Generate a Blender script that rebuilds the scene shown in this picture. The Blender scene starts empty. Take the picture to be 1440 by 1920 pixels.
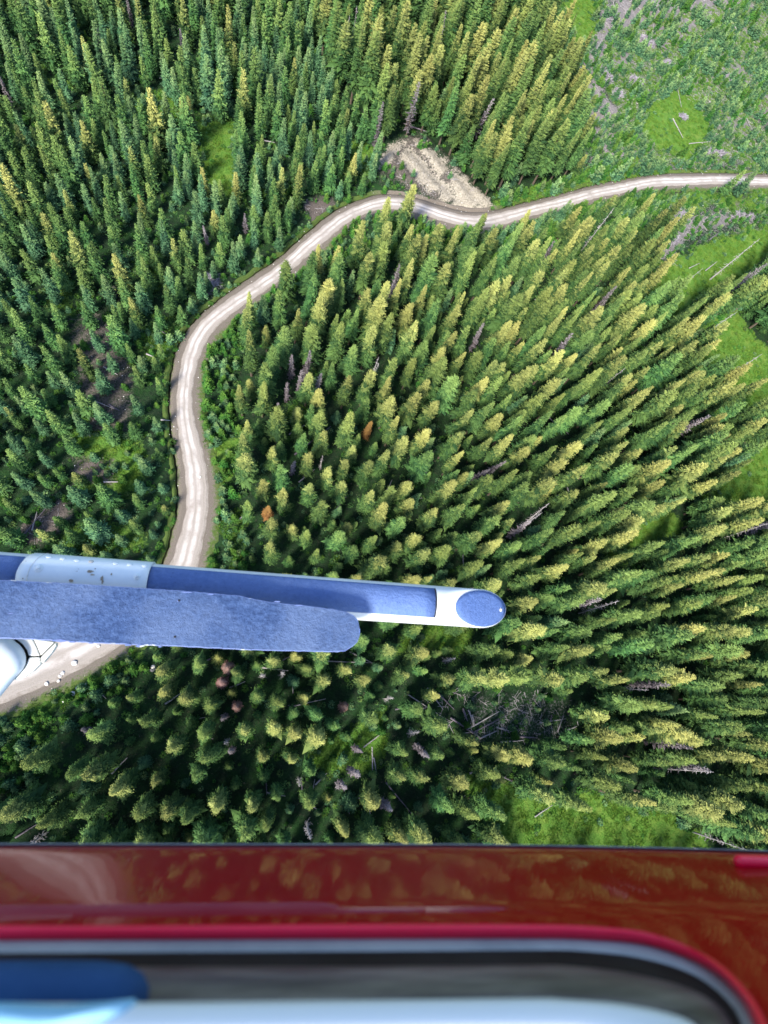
import bpy, math, random
import numpy as np
from mathutils import Vector, Matrix

random.seed(7)
rng = np.random.default_rng(7)
sc = bpy.context.scene
col = sc.collection

# ---------------------------------------------------------------- camera
H = 130.0                      # camera height above the valley floor (m)
F = 1000.0                     # focal length in pixels of the 1440 x 1920 photograph
_up = np.array([230., 320., 1000.]); _up /= np.linalg.norm(_up)
_Y = np.array([0., 1., 0.]) - _up[1] * _up; _Y /= np.linalg.norm(_Y)
_X = np.cross(_Y, _up)
R = np.array([_X, _Y, _up])    # camera axes -> world
cam = bpy.data.cameras.new('camera')
cam.sensor_fit = 'VERTICAL'; cam.sensor_height = 36.0; cam.sensor_width = 27.0
cam.lens = 36.0 * F / 1920.0
cam.clip_start = 0.02; cam.clip_end = 9000
cam.dof.use_dof = True; cam.dof.focus_distance = 120.0; cam.dof.aperture_fstop = 5.0
camo = bpy.data.objects.new('camera', cam); col.objects.link(camo)
M4 = Matrix([[R[i][0], R[i][1], R[i][2], 0] for i in range(3)] + [[0, 0, 0, 1]])
M4.translation = (0, 0, H)
camo.matrix_world = M4
sc.camera = camo

# ---------------------------------------------------------------- light
SUN_EL, SUN_AZ = math.radians(42), math.radians(218)    # azimuth clockwise from +Y
w = bpy.data.worlds.new('World'); sc.world = w; w.use_nodes = True
nt = w.node_tree; nt.nodes.clear()
wo = nt.nodes.new('ShaderNodeOutputWorld'); bg = nt.nodes.new('ShaderNodeBackground')
sky = nt.nodes.new('ShaderNodeTexSky'); sky.sky_type = 'NISHITA'; sky.sun_disc = False
sky.sun_elevation = SUN_EL; sky.sun_rotation = SUN_AZ
sky.air_density = 1.0; sky.dust_density = 2.0; sky.altitude = 900
bg.inputs['Strength'].default_value = 0.15
nt.links.new(sky.outputs[0], bg.inputs[0]); nt.links.new(bg.outputs[0], wo.inputs[0])
sl = bpy.data.lights.new('sun', 'SUN'); sl.energy = 3.9; sl.angle = math.radians(12); sl.color = (1.0, 0.93, 0.79)
so = bpy.data.objects.new('sun', sl); col.objects.link(so)
sd = Vector((math.sin(SUN_AZ) * math.cos(SUN_EL), math.cos(SUN_AZ) * math.cos(SUN_EL), math.sin(SUN_EL)))
so.rotation_euler = sd.to_track_quat('Z', 'Y').to_euler(); so.location = (0, 0, 300)
vs = sc.view_settings
vs.view_transform = 'Standard'; vs.look = 'None'; vs.gamma = 1.0; vs.use_curve_mapping = False
vs.exposure = 1.2
sc.cycles.max_bounces = 6; sc.cycles.diffuse_bounces = 3; sc.cycles.transparent_max_bounces = 4

# ---------------------------------------------------------------- pixel <-> place
def p2w(px, py, z=0.0):
    d = R @ np.array([(px - 720) / F, (960 - py) / F, -1.0])
    t = (z - H) / d[2]
    return d * t + np.array([0, 0, H])
def w2p(P):
    P = np.atleast_2d(P) - np.array([0, 0, H])
    c = P @ R
    return 720 + F * c[:, 0] / -c[:, 2], 960 - F * c[:, 1] / -c[:, 2], -c[:, 2]
def V(px, py, D):              # point seen at a pixel, D metres below the camera
    return Vector(p2w(px, py, H - D))

# ---------------------------------------------------------------- regions (pixels of the photo, at ground level)
def inside(poly, px, py):
    px = np.asarray(px, float); py = np.asarray(py, float)
    r = np.zeros(px.shape, bool); n = len(poly)
    for i in range(n):
        x1, y1 = poly[i]; x2, y2 = poly[(i + 1) % n]
        if y1 == y2: continue
        c = ((y1 > py) != (y2 > py)) & (px < (x2 - x1) * (py - y1) / (y2 - y1) + x1)
        r ^= c
    return r
def soft(poly, px, py, f=14.0):
    d = np.full(np.shape(px), 1e9); n = len(poly)
    for i in range(n):
        x1, y1 = poly[i]; x2, y2 = poly[(i + 1) % n]
        ex, ey = x2 - x1, y2 - y1; L = ex * ex + ey * ey + 1e-9
        t = np.clip(((px - x1) * ex + (py - y1) * ey) / L, 0, 1)
        d = np.minimum(d, np.hypot(px - x1 - t * ex, py - y1 - t * ey))
    s = np.where(inside(poly, px, py), d, -d)
    return np.clip(0.5 + s / (2 * f), 0, 1)

ROAD = [(1640,345,3.2),(1500,342,3.2),(1440,340,3.2),(1330,338,3.1),(1240,341,3.1),(1150,355,3.0),(1080,373,3.0),(1000,394,3.1),(930,412,3.3),
        (880,415,3.6),(830,404,3.6),(780,388,3.3),(730,381,3.1),(690,389,2.9),(640,412,2.8),(590,453,2.8),(540,498,2.8),
        (480,540,2.9),(430,577,2.9),(385,617,2.9),(360,660,2.9),(349,710,2.8),(347,760,2.8),(353,810,3.0),(362,855,3.3),
        (369,905,3.7),(369,960,3.8),(356,1020,3.8),(340,1070,3.9),(290,1140,4.2),(200,1186,4.6),(105,1232,4.9),(0,1278,5.0),(-110,1315,4.6),(-260,1350,4.4)]
rp = np.array([p2w(a, b)[:2] for a, b, _ in ROAD]); rw = np.array([c * (.79 if a > 250 else 1.0) for a, _, c in ROAD])
def smooth_path(P, W, step=1.2):
    out, ww = [], []
    n = len(P)
    for i in range(n - 1):
        p0, p1, p2, p3 = P[max(i-1,0)], P[i], P[i+1], P[min(i+2,n-1)]
        k = max(2, int(np.hypot(*(p2 - p1)) / step))
        for j in range(k):
            t = j / k
            out.append(0.5 * ((2*p1) + (-p0+p2)*t + (2*p0-5*p1+4*p2-p3)*t*t + (-p0+3*p1-3*p2+p3)*t**3))
            ww.append(W[i] * (1-t) + W[i+1] * t)
    out.append(P[-1]); ww.append(W[-1])
    return np.array(out), np.array(ww)
RC, RW = smooth_path(rp, rw)
def road_dist(x, y):
    x = np.asarray(x, float).ravel(); y = np.asarray(y, float).ravel()
    best = np.full(x.shape, 1e9)
    A = RC[:-1:3]; B = RC[3::3]; m = min(len(A), len(B)); A, B = A[:m], B[:m]
    Wd = RW[:-1:3][:m]
    for a, b, wd in zip(A, B, Wd):
        e = b - a; L = e @ e
        t = np.clip(((x - a[0]) * e[0] + (y - a[1]) * e[1]) / L, 0, 1)
        best = np.minimum(best, np.hypot(x - a[0] - t * e[0], y - a[1] - t * e[1]) - wd)
    return best

GRASS = [
 ([(1050,0),(1135,-20),(1120,60),(1090,95),(1050,70)], 1.0),
 ([(1205,200),(1280,150),(1335,215),(1335,285),(1280,300),(1220,285),(1190,240)], .9),
 ([(1130,60),(1470,-40),(1470,320),(1150,310)], .50),
 ([(1230,365),(1440,360),(1440,400),(1330,385),(1240,400)], .75),
 ([(1215,500),(1440,420),(1440,480),(1350,545),(1245,620),(1200,570)], .95),
 ([(1300,610),(1400,570),(1410,640),(1520,700),(1520,815),(1350,780),(1285,690)], 1.0),
 ([(1310,905),(1440,830),(1520,850),(1520,990),(1440,985),(1320,975)], 1.0),
 ([(1120,1020),(1230,955),(1275,985),(1170,1070)], .9),
 ([(555,1245),(700,1240),(700,1262),(570,1262)], .3),
 ([(850,1455),(1000,1480),(1150,1500),(1250,1520),(1330,1570),(1330,1680),(930,1680),(920,1550)], .95),
 ([(640,1370),(720,1330),(730,1400),(690,1460),(590,1440),(570,1400)], .6),
 ([(345,215),(440,230),(440,385),(375,350)], .9),
 ([(225,180),(330,175),(345,250),(245,245)], .6),
 ([(385,815),(445,835),(432,905),(393,895)], .9),
 ([(130,800),(265,820),(265,930),(150,920)], .62),
 ([(255,470),(300,480),(300,560),(260,545)], .5), ([(90,520),(140,530),(150,600),(100,590)], .5), ([(30,120),(80,110),(90,170),(40,180)],.5), ([(560,120),(600,110),(620,170),(570,180)],.5), ([(480,330),(530,330),(540,380),(490,390)],.45),
 ([(100,975),(265,990),(285,1035),(90,1035)], .5),
 ([(0,1400),(100,1385),(110,1445),(0,1455)], .5),
 ([(20,1335),(120,1290),(230,1218),(270,1215),(240,1255),(150,1310),(60,1355)], .7),
 ([(270,600),(335,590),(325,690),(260,660)], .5),
 ([(645,255),(705,258),(715,330),(640,335)], .6),
 ([(920,372),(1100,330),(1240,308),(1250,328),(1100,360),(930,395)], .8),
 ([(1010,855),(1090,845),(1080,890),(1020,885)], .35),
 ([(750,1165),(890,1180),(870,1235),(740,1225)], .6),
 ([(540,760),(590,760),(590,800),(545,800)], .6),
 ([(400,955),(470,940),(470,1070),(430,1080)], .35),
]
DIRT = [
 ([(148,585),(190,580),(250,670),(262,760),(235,815),(160,800),(130,680)], .48),
 ([(135,860),(215,858),(215,905),(138,905)], .7),
 ([(15,1015),(45,965),(110,925),(140,960),(70,1025)], .7),
 ([(42,15),(72,15),(74,75),(48,75)], .9),
 ([(1415,180),(1470,150),(1470,250),(1422,235)], .9),
 ([(575,385),(612,372),(625,385),(590,425)], 1.0),
 ([(195,530),(215,530),(220,570),(200,575)], .6),
 ([(1375,380),(1410,368),(1410,380),(1380,390)], .8),
 ([(720,290),(750,262),(790,255),(840,300),(880,345),(930,388),(900,400),(800,380),(750,355),(715,330)], .55),
 ([(1230,350),(1440,352),(1440,366),(1240,364)], .5),
 ([(470,515),(560,440),(620,400),(625,412),(560,462),(480,530)], .5),
]
PIT = [
 ([(705,305),(735,280),(760,275),(735,300),(712,325)], 1.0),
 ([(755,295),(775,290),(800,330),(848,368),(835,378),(790,345),(765,320)], 1.0),
 ([(790,270),(800,278),(845,320),(840,335),(820,335),(800,300)], 1.2),
 ([(845,322),(870,340),(930,390),(880,402),(850,385),(845,350)], .8),
]
SLASH = [
 ([(1105,15),(1200,-20),(1400,-20),(1420,40),(1300,60),(1200,110),(1110,190),(1095,100)], .75),
 ([(1080,120),(1130,180),(1175,230),(1165,295),(1130,300),(1105,220)], .8),
 ([(1300,120),(1400,110),(1430,180),(1330,170)], .6), ([(1340,200),(1400,190),(1410,260),(1350,250)], .6),
 ([(1222,440),(1255,395),(1330,392),(1400,400),(1400,420),(1290,435),(1262,490),(1222,475)], .6),
 ([(1265,290),(1340,282),(1405,300),(1330,315)], .6),
 ([(1380,30),(1410,25),(1425,70),(1400,60)], .9),
 ([(850,1290),(1080,1310),(1075,1400),(885,1385)], .27),
 ([(380,510),(410,510),(412,545),(385,548)], .6),
 ([(1090,-40),(1480,-40),(1480,330),(1100,320)], .40),
 ([(1225,370),(1480,360),(1480,440),(1240,470)], .3),
]
CUT = [(1010,-160),(1660,-160),(1660,322),(1250,322),(1090,340),(1070,320),(1050,180),(1005,60)]
STAND = [(630,-160),(985,-160),(1005,60),(1045,180),(1068,318),(1000,350),(905,372),(840,290),(790,240),(700,235),(640,200),(600,100)]
EDGE = [(398,590),(480,545),(640,425),(690,405),(790,405),(840,430),(800,450),(720,450),(640,485),(540,560),(462,590),(455,700),(450,800),(458,900),(466,1000),(455,1095),(393,1095),(402,960),(392,860),(372,800),(372,660)]
EDGE2 = [(-120,1350),(40,1345),(150,1290),(250,1225),(300,1225),(262,1268),(190,1330),(120,1400),(90,1455),(60,1490),(-120,1520)]
EDGE4 = [(690,420),(790,410),(900,432),(1000,408),(1110,380),(1240,356),(1250,400),(1215,470),(1100,478),(960,500),(840,505),(760,490),(690,490),(640,520),(600,540),(590,500)]
EDGE3 = [(905,378),(1080,328),(1250,312),(1250,332),(1100,358),(950,400)]
OPEN1 = [(1190,368),(1660,366),(1660,425),(1440,430),(1360,520),(1300,585),(1262,545),(1225,530),(1170,470)]
LEFT = [(-220,-220),(630,-220),(600,100),(640,200),(700,250),(705,330),(735,380),(690,389),(640,412),(590,453),(540,498),(480,540),(430,577),(385,617),(360,660),(349,710),(347,760),(353,810),(362,855),(369,905),(369,960),(356,1020),(340,1070),(290,1140),(200,1186),(105,1232),(0,1278),(-220,1340)]
PITALL = [(700,305),(745,268),(790,248),(850,305),(935,392),(880,405),(790,380),(700,365)]

def wob(x, y, s=1.0):
    return (np.sin(x*.31*s+1.3)*np.cos(y*.27*s+.4) + .6*np.sin(x*.71*s+y*.53*s) + .4*np.sin(x*1.7*s-y*1.3*s+2.) + .3*np.cos(x*2.9*s+y*2.3*s)) / 2.3
def cover(x, y):
    """grass, dirt, slash, pit amounts at world points"""
    P = np.stack([x, y, np.zeros_like(x)], 1)
    px, py, dz = w2p(P)
    ok = dz > 20
    px = np.where(ok, px, -9e3); py = np.where(ok, py, -9e3)
    qx = px + 17 * wob(x, y, .6) + 6 * wob(x, y, 1.5); qy = py + 14 * wob(y + 31, x - 12, .6) + 6 * wob(y, x, 1.6)
    out = []
    for lst in (GRASS, DIRT, SLASH, PIT):
        a = np.zeros(x.shape)
        for poly, v in lst:
            a = np.maximum(a, soft(poly, qx, qy, 9 if lst is PIT else 13) * v)
        out.append(a)
    out[2] = out[2] * (1 - np.clip((out[0] - .6) * 4, 0, 1))
    return px, py, out
def height(x, y):
    x = np.asarray(x, float).ravel(); y = np.asarray(y, float).ravel()
    rd = road_dist(x, y)
    m = np.clip((rd - 6) / 25, 0, 1)
    far = np.clip((np.hypot(x - 60, y - 110) - 420) / 900, 0, 1)
    z = m * (1.0 * wob(x * .12, y * .12) + .35 * wob(x * .5, y * .5)) + .12 * wob(x * 1.9, y * 2.1) * np.clip((rd-1.5) / 3, 0, 1)
    z = z + far * (55 + 45 * wob(x * .012, y * .012))
    # spoil heap and cut bank beside the road
    px, py, _ = w2p(np.stack([x, y, np.zeros_like(x)], 1))
    z = z + soft(PITALL, px, py, 12) * np.clip((rd - 1.5) / 6, 0, 1) * (1.3 + 1.3 * wob(x * 1.1, y * 1.1))
    return z, rd

# ---------------------------------------------------------------- material helpers
def nmat(name, rough=.9, spec=.2):
    m = bpy.data.materials.new(name); m.use_nodes = True
    t = m.node_tree; b = t.nodes['Principled BSDF']
    b.inputs['Roughness'].default_value = rough
    b.inputs['Specular IOR Level'].default_value = spec
    return m, t, b
def node(t, kind, **kw):
    n = t.nodes.new(kind)
    for k, v in kw.items(): setattr(n, k, v)
    return n
def noise(t, scale, detail=4, rough=.6, coord=None, out='Fac'):
    n = node(t, 'ShaderNodeTexNoise'); n.inputs['Scale'].default_value = scale
    n.inputs['Detail'].default_value = detail; n.inputs['Roughness'].default_value = rough
    if coord is not None: t.links.new(coord, n.inputs['Vector'])
    return n.outputs[out]
def ramp(t, fac, stops):
    r = node(t, 'ShaderNodeValToRGB'); e = r.color_ramp.elements
    while len(e) < len(stops): e.new(.5)
    for i, (p, c) in enumerate(stops):
        e[i].position = p; e[i].color = (*c, 1) if len(c) == 3 else c
    t.links.new(fac, r.inputs[0]); return r.outputs[0]
def mix(t, fac, a, b, mode='MIX'):
    m = node(t, 'ShaderNodeMix', data_type='RGBA', blend_type=mode)
    for s, v in ((0, fac), (6, a), (7, b)):
        if isinstance(v, (int, float)): m.inputs[s].default_value = v
        elif isinstance(v, tuple): m.inputs[s].default_value = (*v, 1)
        else: t.links.new(v, m.inputs[s])
    return m.outputs[2]
def mth(t, op, a, b=None, clamp=False):
    m = node(t, 'ShaderNodeMath', operation=op); m.use_clamp = clamp
    for s, v in ((0, a), (1, b)):
        if v is None: continue
        if isinstance(v, (int, float)): m.inputs[s].default_value = v
        else: t.links.new(v, m.inputs[s])
    return m.outputs[0]
def bump(t, b, fac, dist, strength=1.0):
    n = node(t, 'ShaderNodeBump'); n.inputs['Distance'].default_value = dist; n.inputs['Strength'].default_value = strength
    t.links.new(fac, n.inputs['Height']); t.links.new(n.outputs[0], b.inputs['Normal'])

def foliage(name, low, high, gold, g0, g1, var=.35):
    """green needles; the upper crown carries cones and young yellow growth from g0 to g1 of its height"""
    m, t, b = nmat(name, .75, .15)
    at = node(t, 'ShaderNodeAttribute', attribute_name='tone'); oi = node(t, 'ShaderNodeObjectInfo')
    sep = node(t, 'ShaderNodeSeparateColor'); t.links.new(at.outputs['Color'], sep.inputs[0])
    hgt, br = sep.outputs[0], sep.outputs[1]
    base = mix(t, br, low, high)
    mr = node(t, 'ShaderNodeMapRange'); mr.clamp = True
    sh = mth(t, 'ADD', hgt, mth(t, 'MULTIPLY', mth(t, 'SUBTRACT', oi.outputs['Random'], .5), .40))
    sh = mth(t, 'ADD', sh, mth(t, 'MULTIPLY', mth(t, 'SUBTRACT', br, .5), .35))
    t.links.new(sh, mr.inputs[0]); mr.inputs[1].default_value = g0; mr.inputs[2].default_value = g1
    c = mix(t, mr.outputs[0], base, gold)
    hs = node(t, 'ShaderNodeHueSaturation')
    t.links.new(c, hs.inputs['Color'])
    r2 = mth(t, 'FRACT', mth(t, 'MULTIPLY', oi.outputs['Random'], 17.3))
    t.links.new(mth(t, 'ADD', mth(t, 'MULTIPLY', r2, var * 1.3), 1 - var * .6), hs.inputs['Value'])
    r3 = mth(t, 'FRACT', mth(t, 'MULTIPLY', oi.outputs['Random'], 41.7))
    t.links.new(mth(t, 'ADD', mth(t, 'MULTIPLY', r3, .03), .487), hs.inputs['Hue'])
    t.links.new(hs.outputs[0], b.inputs['Base Color'])
    tr = node(t, 'ShaderNodeBsdfTranslucent'); t.links.new(hs.outputs[0], tr.inputs[0])
    ms = node(t, 'ShaderNodeMixShader'); ms.inputs[0].default_value = .22
    t.links.new(b.outputs[0], ms.inputs[1]); t.links.new(tr.outputs[0], ms.inputs[2])
    t.links.new(ms.outputs[0], t.nodes['Material Output'].inputs[0])
    return m
FM = {
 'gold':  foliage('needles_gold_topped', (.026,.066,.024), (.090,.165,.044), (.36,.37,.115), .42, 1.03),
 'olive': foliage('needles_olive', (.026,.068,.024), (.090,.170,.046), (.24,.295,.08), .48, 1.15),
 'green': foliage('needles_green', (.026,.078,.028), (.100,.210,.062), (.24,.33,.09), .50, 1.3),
 'teal':  foliage('needles_blue_green', (.024,.082,.042), (.105,.225,.105), (.25,.36,.13), .50, 1.3),
 'young': foliage('needles_bright_green', (.022,.090,.020), (.060,.170,.030), (.12,.24,.040), .4, 1.2),
 'rust':  foliage('needles_rust_brown', (.13,.06,.028), (.26,.12,.045), (.36,.20,.07), .2, 1.0),
 'pink':  foliage('needles_dull_pink', (.16,.085,.075), (.28,.17,.15), (.33,.21,.185), .3, 1.0),
 'grey':  foliage('needles_dead_grey', (.075,.062,.075), (.20,.18,.20), (.28,.25,.27), .4, 1.0),
}
def flat_mat(name, lo, hi, scale, rough=.9, spec=.2, bmp=0, det=5):
    m, t, b = nmat(name, rough, spec)
    tc = node(t, 'ShaderNodeTexCoord')
    f = noise(t, scale, det, .65, tc.outputs['Object'])
    t.links.new(ramp(t, f, [(.3, lo), (.7, hi)]), b.inputs['Base Color'])
    if bmp: bump(t, b, f, bmp)
    return m
BARK = flat_mat('bark', (.06,.045,.035), (.13,.105,.085), 3)
DEAD = flat_mat('weathered_wood', (.20,.185,.20), (.46,.43,.44), 1.6)
DEADP = flat_mat('dead_wood_dark', (.09,.075,.10), (.20,.175,.21), 2)
ROCKM = flat_mat('pale_rock', (.45,.43,.42), (.75,.73,.72), 1.5)

# ---------------------------------------------------------------- object helpers
def mesh_obj(name, verts, faces, mat=None, parent=None, smooth=False, link=True):
    me = bpy.data.meshes.new(name)
    me.from_pydata([tuple(v) for v in verts], [], [tuple(f) for f in faces]); me.update()
    if smooth:
        me.polygons.foreach_set('use_smooth', [True] * len(me.polygons))
    if mat:
        for m in (mat if isinstance(mat, (list, tuple)) else [mat]): me.materials.append(m)
    o = bpy.data.objects.new(name, me)
    if link: col.objects.link(o)
    if parent: o.parent = parent
    return o
def empty(name, loc=(0, 0, 0), rz=0.):
    o = bpy.data.objects.new(name, None); col.objects.link(o)
    o.empty_display_size = .3; o.location = loc; o.rotation_euler = (0, 0, rz); return o
def tag(o, label=None, cat=None, group=None, kind=None):
    if label: o['label'] = label
    if cat: o['category'] = cat
    if group: o['group'] = group
    if kind: o['kind'] = kind
    return o

# ---------------------------------------------------------------- ground
def axis(lo, hi, step, ends):
    a = list(np.arange(lo, hi + step, step)); d = step; v = hi
    while v < ends[1]: d *= 1.35; v += d; a.append(v)
    d = step; v = lo; pre = []
    while v > ends[0]: d *= 1.35; v -= d; pre.append(v)
    return np.array(pre[::-1] + a)
gx = axis(-95, 290, .85, (-3000, 3000)); gy = axis(-62, 335, .85, (-3000, 3500))
GX, GY = np.meshgrid(gx, gy); fx, fy = GX.ravel(), GY.ravel()
zz, rdist = height(fx, fy)
zz = np.where(rdist < 2.6, zz - 1.5, zz)              # the road bed and its ditch lie in this trench
nx, ny = len(gx), len(gy)
ii = np.arange(nx * ny).reshape(ny, nx)
quads = np.stack([ii[:-1, :-1], ii[:-1, 1:], ii[1:, 1:], ii[1:, :-1]], -1).reshape(-1, 4)
me = bpy.data.meshes.new('ground')
me.vertices.add(nx * ny); me.vertices.foreach_set('co', np.stack([fx, fy, zz], 1).ravel())
me.loops.add(quads.size); me.loops.foreach_set('vertex_index', quads.ravel())
me.polygons.add(len(quads)); me.polygons.foreach_set('loop_start', np.arange(len(quads)) * 4)
me.polygons.foreach_set('loop_total', np.full(len(quads), 4)); me.update(calc_edges=True)
me.polygons.foreach_set('use_smooth', np.ones(len(quads), bool))
gpx, gpy, (cg, cd, cs, cp) = cover(fx, fy)
ca = me.color_attributes.new('cover', 'FLOAT_COLOR', 'POINT')
ca.data.foreach_set('color', np.stack([cg, cd, cs, cp], 1).ravel())
ground = bpy.data.objects.new('ground', me); col.objects.link(ground); tag(ground, kind='structure')

def ground_material():
    m, t, b = nmat('forest_floor', .95, .1)
    tc = node(t, 'ShaderNodeTexCoord'); co = tc.outputs['Object']
    at = node(t, 'ShaderNodeAttribute', attribute_name='cover')
    sep = node(t, 'ShaderNodeSeparateColor'); t.links.new(at.outputs['Color'], sep.inputs[0])
    n1 = noise(t, .35, 6, .65, co); n2 = noise(t, 1.7, 6, .7, co); n3 = noise(t, 5.5, 4, .7, co); n4 = noise(t, .08, 3, .5, co)
    floor_ = ramp(t, n2, [(.30, (.012,.020,.012)), (.50, (.016,.036,.018)), (.66, (.032,.040,.024)), (.82, (.085,.072,.066))])
    moss = ramp(t, n3, [(.3, (.012,.045,.014)), (.7, (.030,.085,.022))])
    c = mix(t, mth(t, 'MULTIPLY', ramp(t, n1, [(.42, (0,)*3), (.62, (1,)*3)]), .75), floor_, moss)
    def lim(ch, nz, k, sharp=.22):
        v = mth(t, 'ADD', ch, mth(t, 'MULTIPLY', mth(t, 'SUBTRACT', nz, .5), k))
        r = node(t, 'ShaderNodeMapRange'); r.interpolation_type = 'SMOOTHSTEP'
        r.inputs[1].default_value = .42 - sharp; r.inputs[2].default_value = .42 + sharp
        t.links.new(v, r.inputs[0]); return r.outputs[0]
    grass = ramp(t, n3, [(.25, (.040,.120,.018)), (.5, (.090,.205,.030)), (.75, (.185,.280,.065))])
    grass = mix(t, ramp(t, n1, [(.45, (0,)*3), (.75, (.7,)*3)]), grass, (.20,.26,.05))
    c = mix(t, lim(sep.outputs[0], n2, 1.5), c, grass)
    dirt = ramp(t, n3, [(.25, (.055,.048,.044)), (.5, (.125,.105,.098)), (.8, (.27,.235,.22))])
    c = mix(t, lim(sep.outputs[1], n2, 1.3), c, dirt)
    slash = ramp(t, n3, [(.2, (.06,.058,.058)), (.5, (.20,.185,.19)), (.8, (.46,.43,.45))])
    c = mix(t, lim(sep.outputs[2], n2, 1.7), c, slash)
    pit = ramp(t, n2, [(.3, (.17,.15,.12)), (.5, (.36,.325,.27)), (.62, (.47,.42,.35)), (.78, (.46,.31,.22))])
    c = mix(t, lim(at.outputs['Alpha'], n2, 1.7), c, pit)
    t.links.new(c, b.inputs['Base Color'])
    bump(t, b, mth(t, 'ADD', n2, mth(t, 'MULTIPLY', n3, .6)), .5, .9)
    return m
ground.data.materials.append(ground_material())

# road bed (bank, ditch, shoulders) and the gravel roadway on it
tang = np.gradient(RC, axis=0); tang /= np.linalg.norm(tang, axis=1)[:, None]
nrm = np.stack([-tang[:, 1], tang[:, 0]], 1)          # left of travel
arc = np.concatenate([[0], np.cumsum(np.hypot(*np.diff(RC, axis=0).T))])
def strip(name, prof, mat, uvs=True):
    """prof(i, width) -> list of (offset, z); swept along the road centre line"""
    vs_, fs, uv = [], [], []
    k = len(prof(0, RW[0]))
    for i in range(len(RC)):
        for j, (o, z) in enumerate(prof(i, RW[i])):
            p = RC[i] + nrm[i] * o
            vs_.append((p[0], p[1], z)); uv.append((j / (k - 1), arc[i]))
    for i in range(len(RC) - 1):
        for j in range(k - 1):
            a = i * k + j; fs.append((a, a + k, a + k + 1, a + 1))
    o = mesh_obj(name, vs_, fs, mat, smooth=True)
    ul = o.data.uv_layers.new(name='across')
    for l in o.data.loops: ul.data[l.index].uv = uv[l.vertex_index]
    if o.data.polygons[0].normal.z < 0: o.data.flip_normals()
    return o
def bed(i, wd):
    j = .25 * math.sin(arc[i] * .9) + .18 * math.sin(arc[i] * 2.3)
    # negative offsets: outer (left / upper side of the photo), with the dark ditch
    e = wd
    pts = []
    d = .55 + .12 * math.sin(arc[i] * .37)
    for o, z in ((-e-3.6+j, -.25), (-e-2.7+j, .14), (-e-2.2+j*.6, .08), (-e-2.0+j*.5, -d-.25), (-e-1.6+j*.4, -d-.2), (-e-1.25+j*.3, -.05), (-e-.3, .0),
                 (0, .05), (e+.3, .0), (e+1.2-j, -.03), (e+2.0-j, .06), (e+3.4-j, -.25)):
        pts.append((o, z))
    return pts
def bed_material():
    m, t, b = nmat('verge_earth', .95, .1)
    tc = node(t, 'ShaderNodeTexCoord'); co = tc.outputs['Object']
    uv = node(t, 'ShaderNodeUVMap', uv_map='across'); sx = node(t, 'ShaderNodeSeparateXYZ'); t.links.new(uv.outputs[0], sx.inputs[0])
    n2 = noise(t, 1.3, 6, .7, co); n3 = noise(t, 6, 4, .7, co)
    dirt = ramp(t, n3, [(.25, (.085,.072,.062)), (.5, (.16,.138,.12)), (.8, (.26,.232,.21))])
    veg = ramp(t, n3, [(.3, (.035,.070,.018)), (.7, (.12,.17,.045))])
    edge = mth(t, 'MULTIPLY', mth(t, 'ABSOLUTE', mth(t, 'SUBTRACT', sx.outputs[0], .62)), 1.75)
    f = mth(t, 'ADD', edge, mth(t, 'MULTIPLY', mth(t, 'SUBTRACT', n2, .5), 1.1))
    r = node(t, 'ShaderNodeMapRange'); r.inputs[1].default_value = .26; r.inputs[2].default_value = .52; t.links.new(f, r.inputs[0])
    vd = node(t, 'ShaderNodeVectorMath', operation='DISTANCE'); t.links.new(co, vd.inputs[0]); pc = p2w(825, 385); vd.inputs[1].default_value = (pc[0], pc[1], 0)
    pr_ = node(t, 'ShaderNodeMapRange'); pr_.inputs[1].default_value = 17; pr_.inputs[2].default_value = 24; t.links.new(vd.outputs['Value'], pr_.inputs[0])
    t.links.new(mix(t, mth(t, 'MULTIPLY', r.outputs[0], pr_.outputs[0]), dirt, veg), b.inputs['Base Color'])
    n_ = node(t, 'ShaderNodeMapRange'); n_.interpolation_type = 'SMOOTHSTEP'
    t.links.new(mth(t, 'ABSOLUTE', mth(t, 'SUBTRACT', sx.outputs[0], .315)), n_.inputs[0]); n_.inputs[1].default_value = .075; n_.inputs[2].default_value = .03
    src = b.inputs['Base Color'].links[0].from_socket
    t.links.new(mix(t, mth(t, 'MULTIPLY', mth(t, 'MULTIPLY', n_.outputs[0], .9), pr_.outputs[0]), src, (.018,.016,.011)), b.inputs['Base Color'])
    bump(t, b, n3, .2, .8); return m
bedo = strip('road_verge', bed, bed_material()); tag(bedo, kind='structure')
def roadprof(i, wd):
    j1 = .20 * math.sin(arc[i] * .21 + 1) + .10 * math.sin(arc[i] * 1.3); j2 = .20 * math.sin(arc[i] * .17) + .10 * math.cos(arc[i] * 1.1)
    L, Rr = -wd + j1, wd + j2; c = []
    for s in np.linspace(0, 1, 13):
        o = L * (1 - s) + Rr * s
        z = .055 + .10 * (1 - (2 * s - 1) ** 2) - .035 * math.exp(-((s - .33) / .06) ** 2) - .035 * math.exp(-((s - .62) / .06) ** 2)
        c.append((-o, z if 0 < s < 1 else -.06))
    return c
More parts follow.
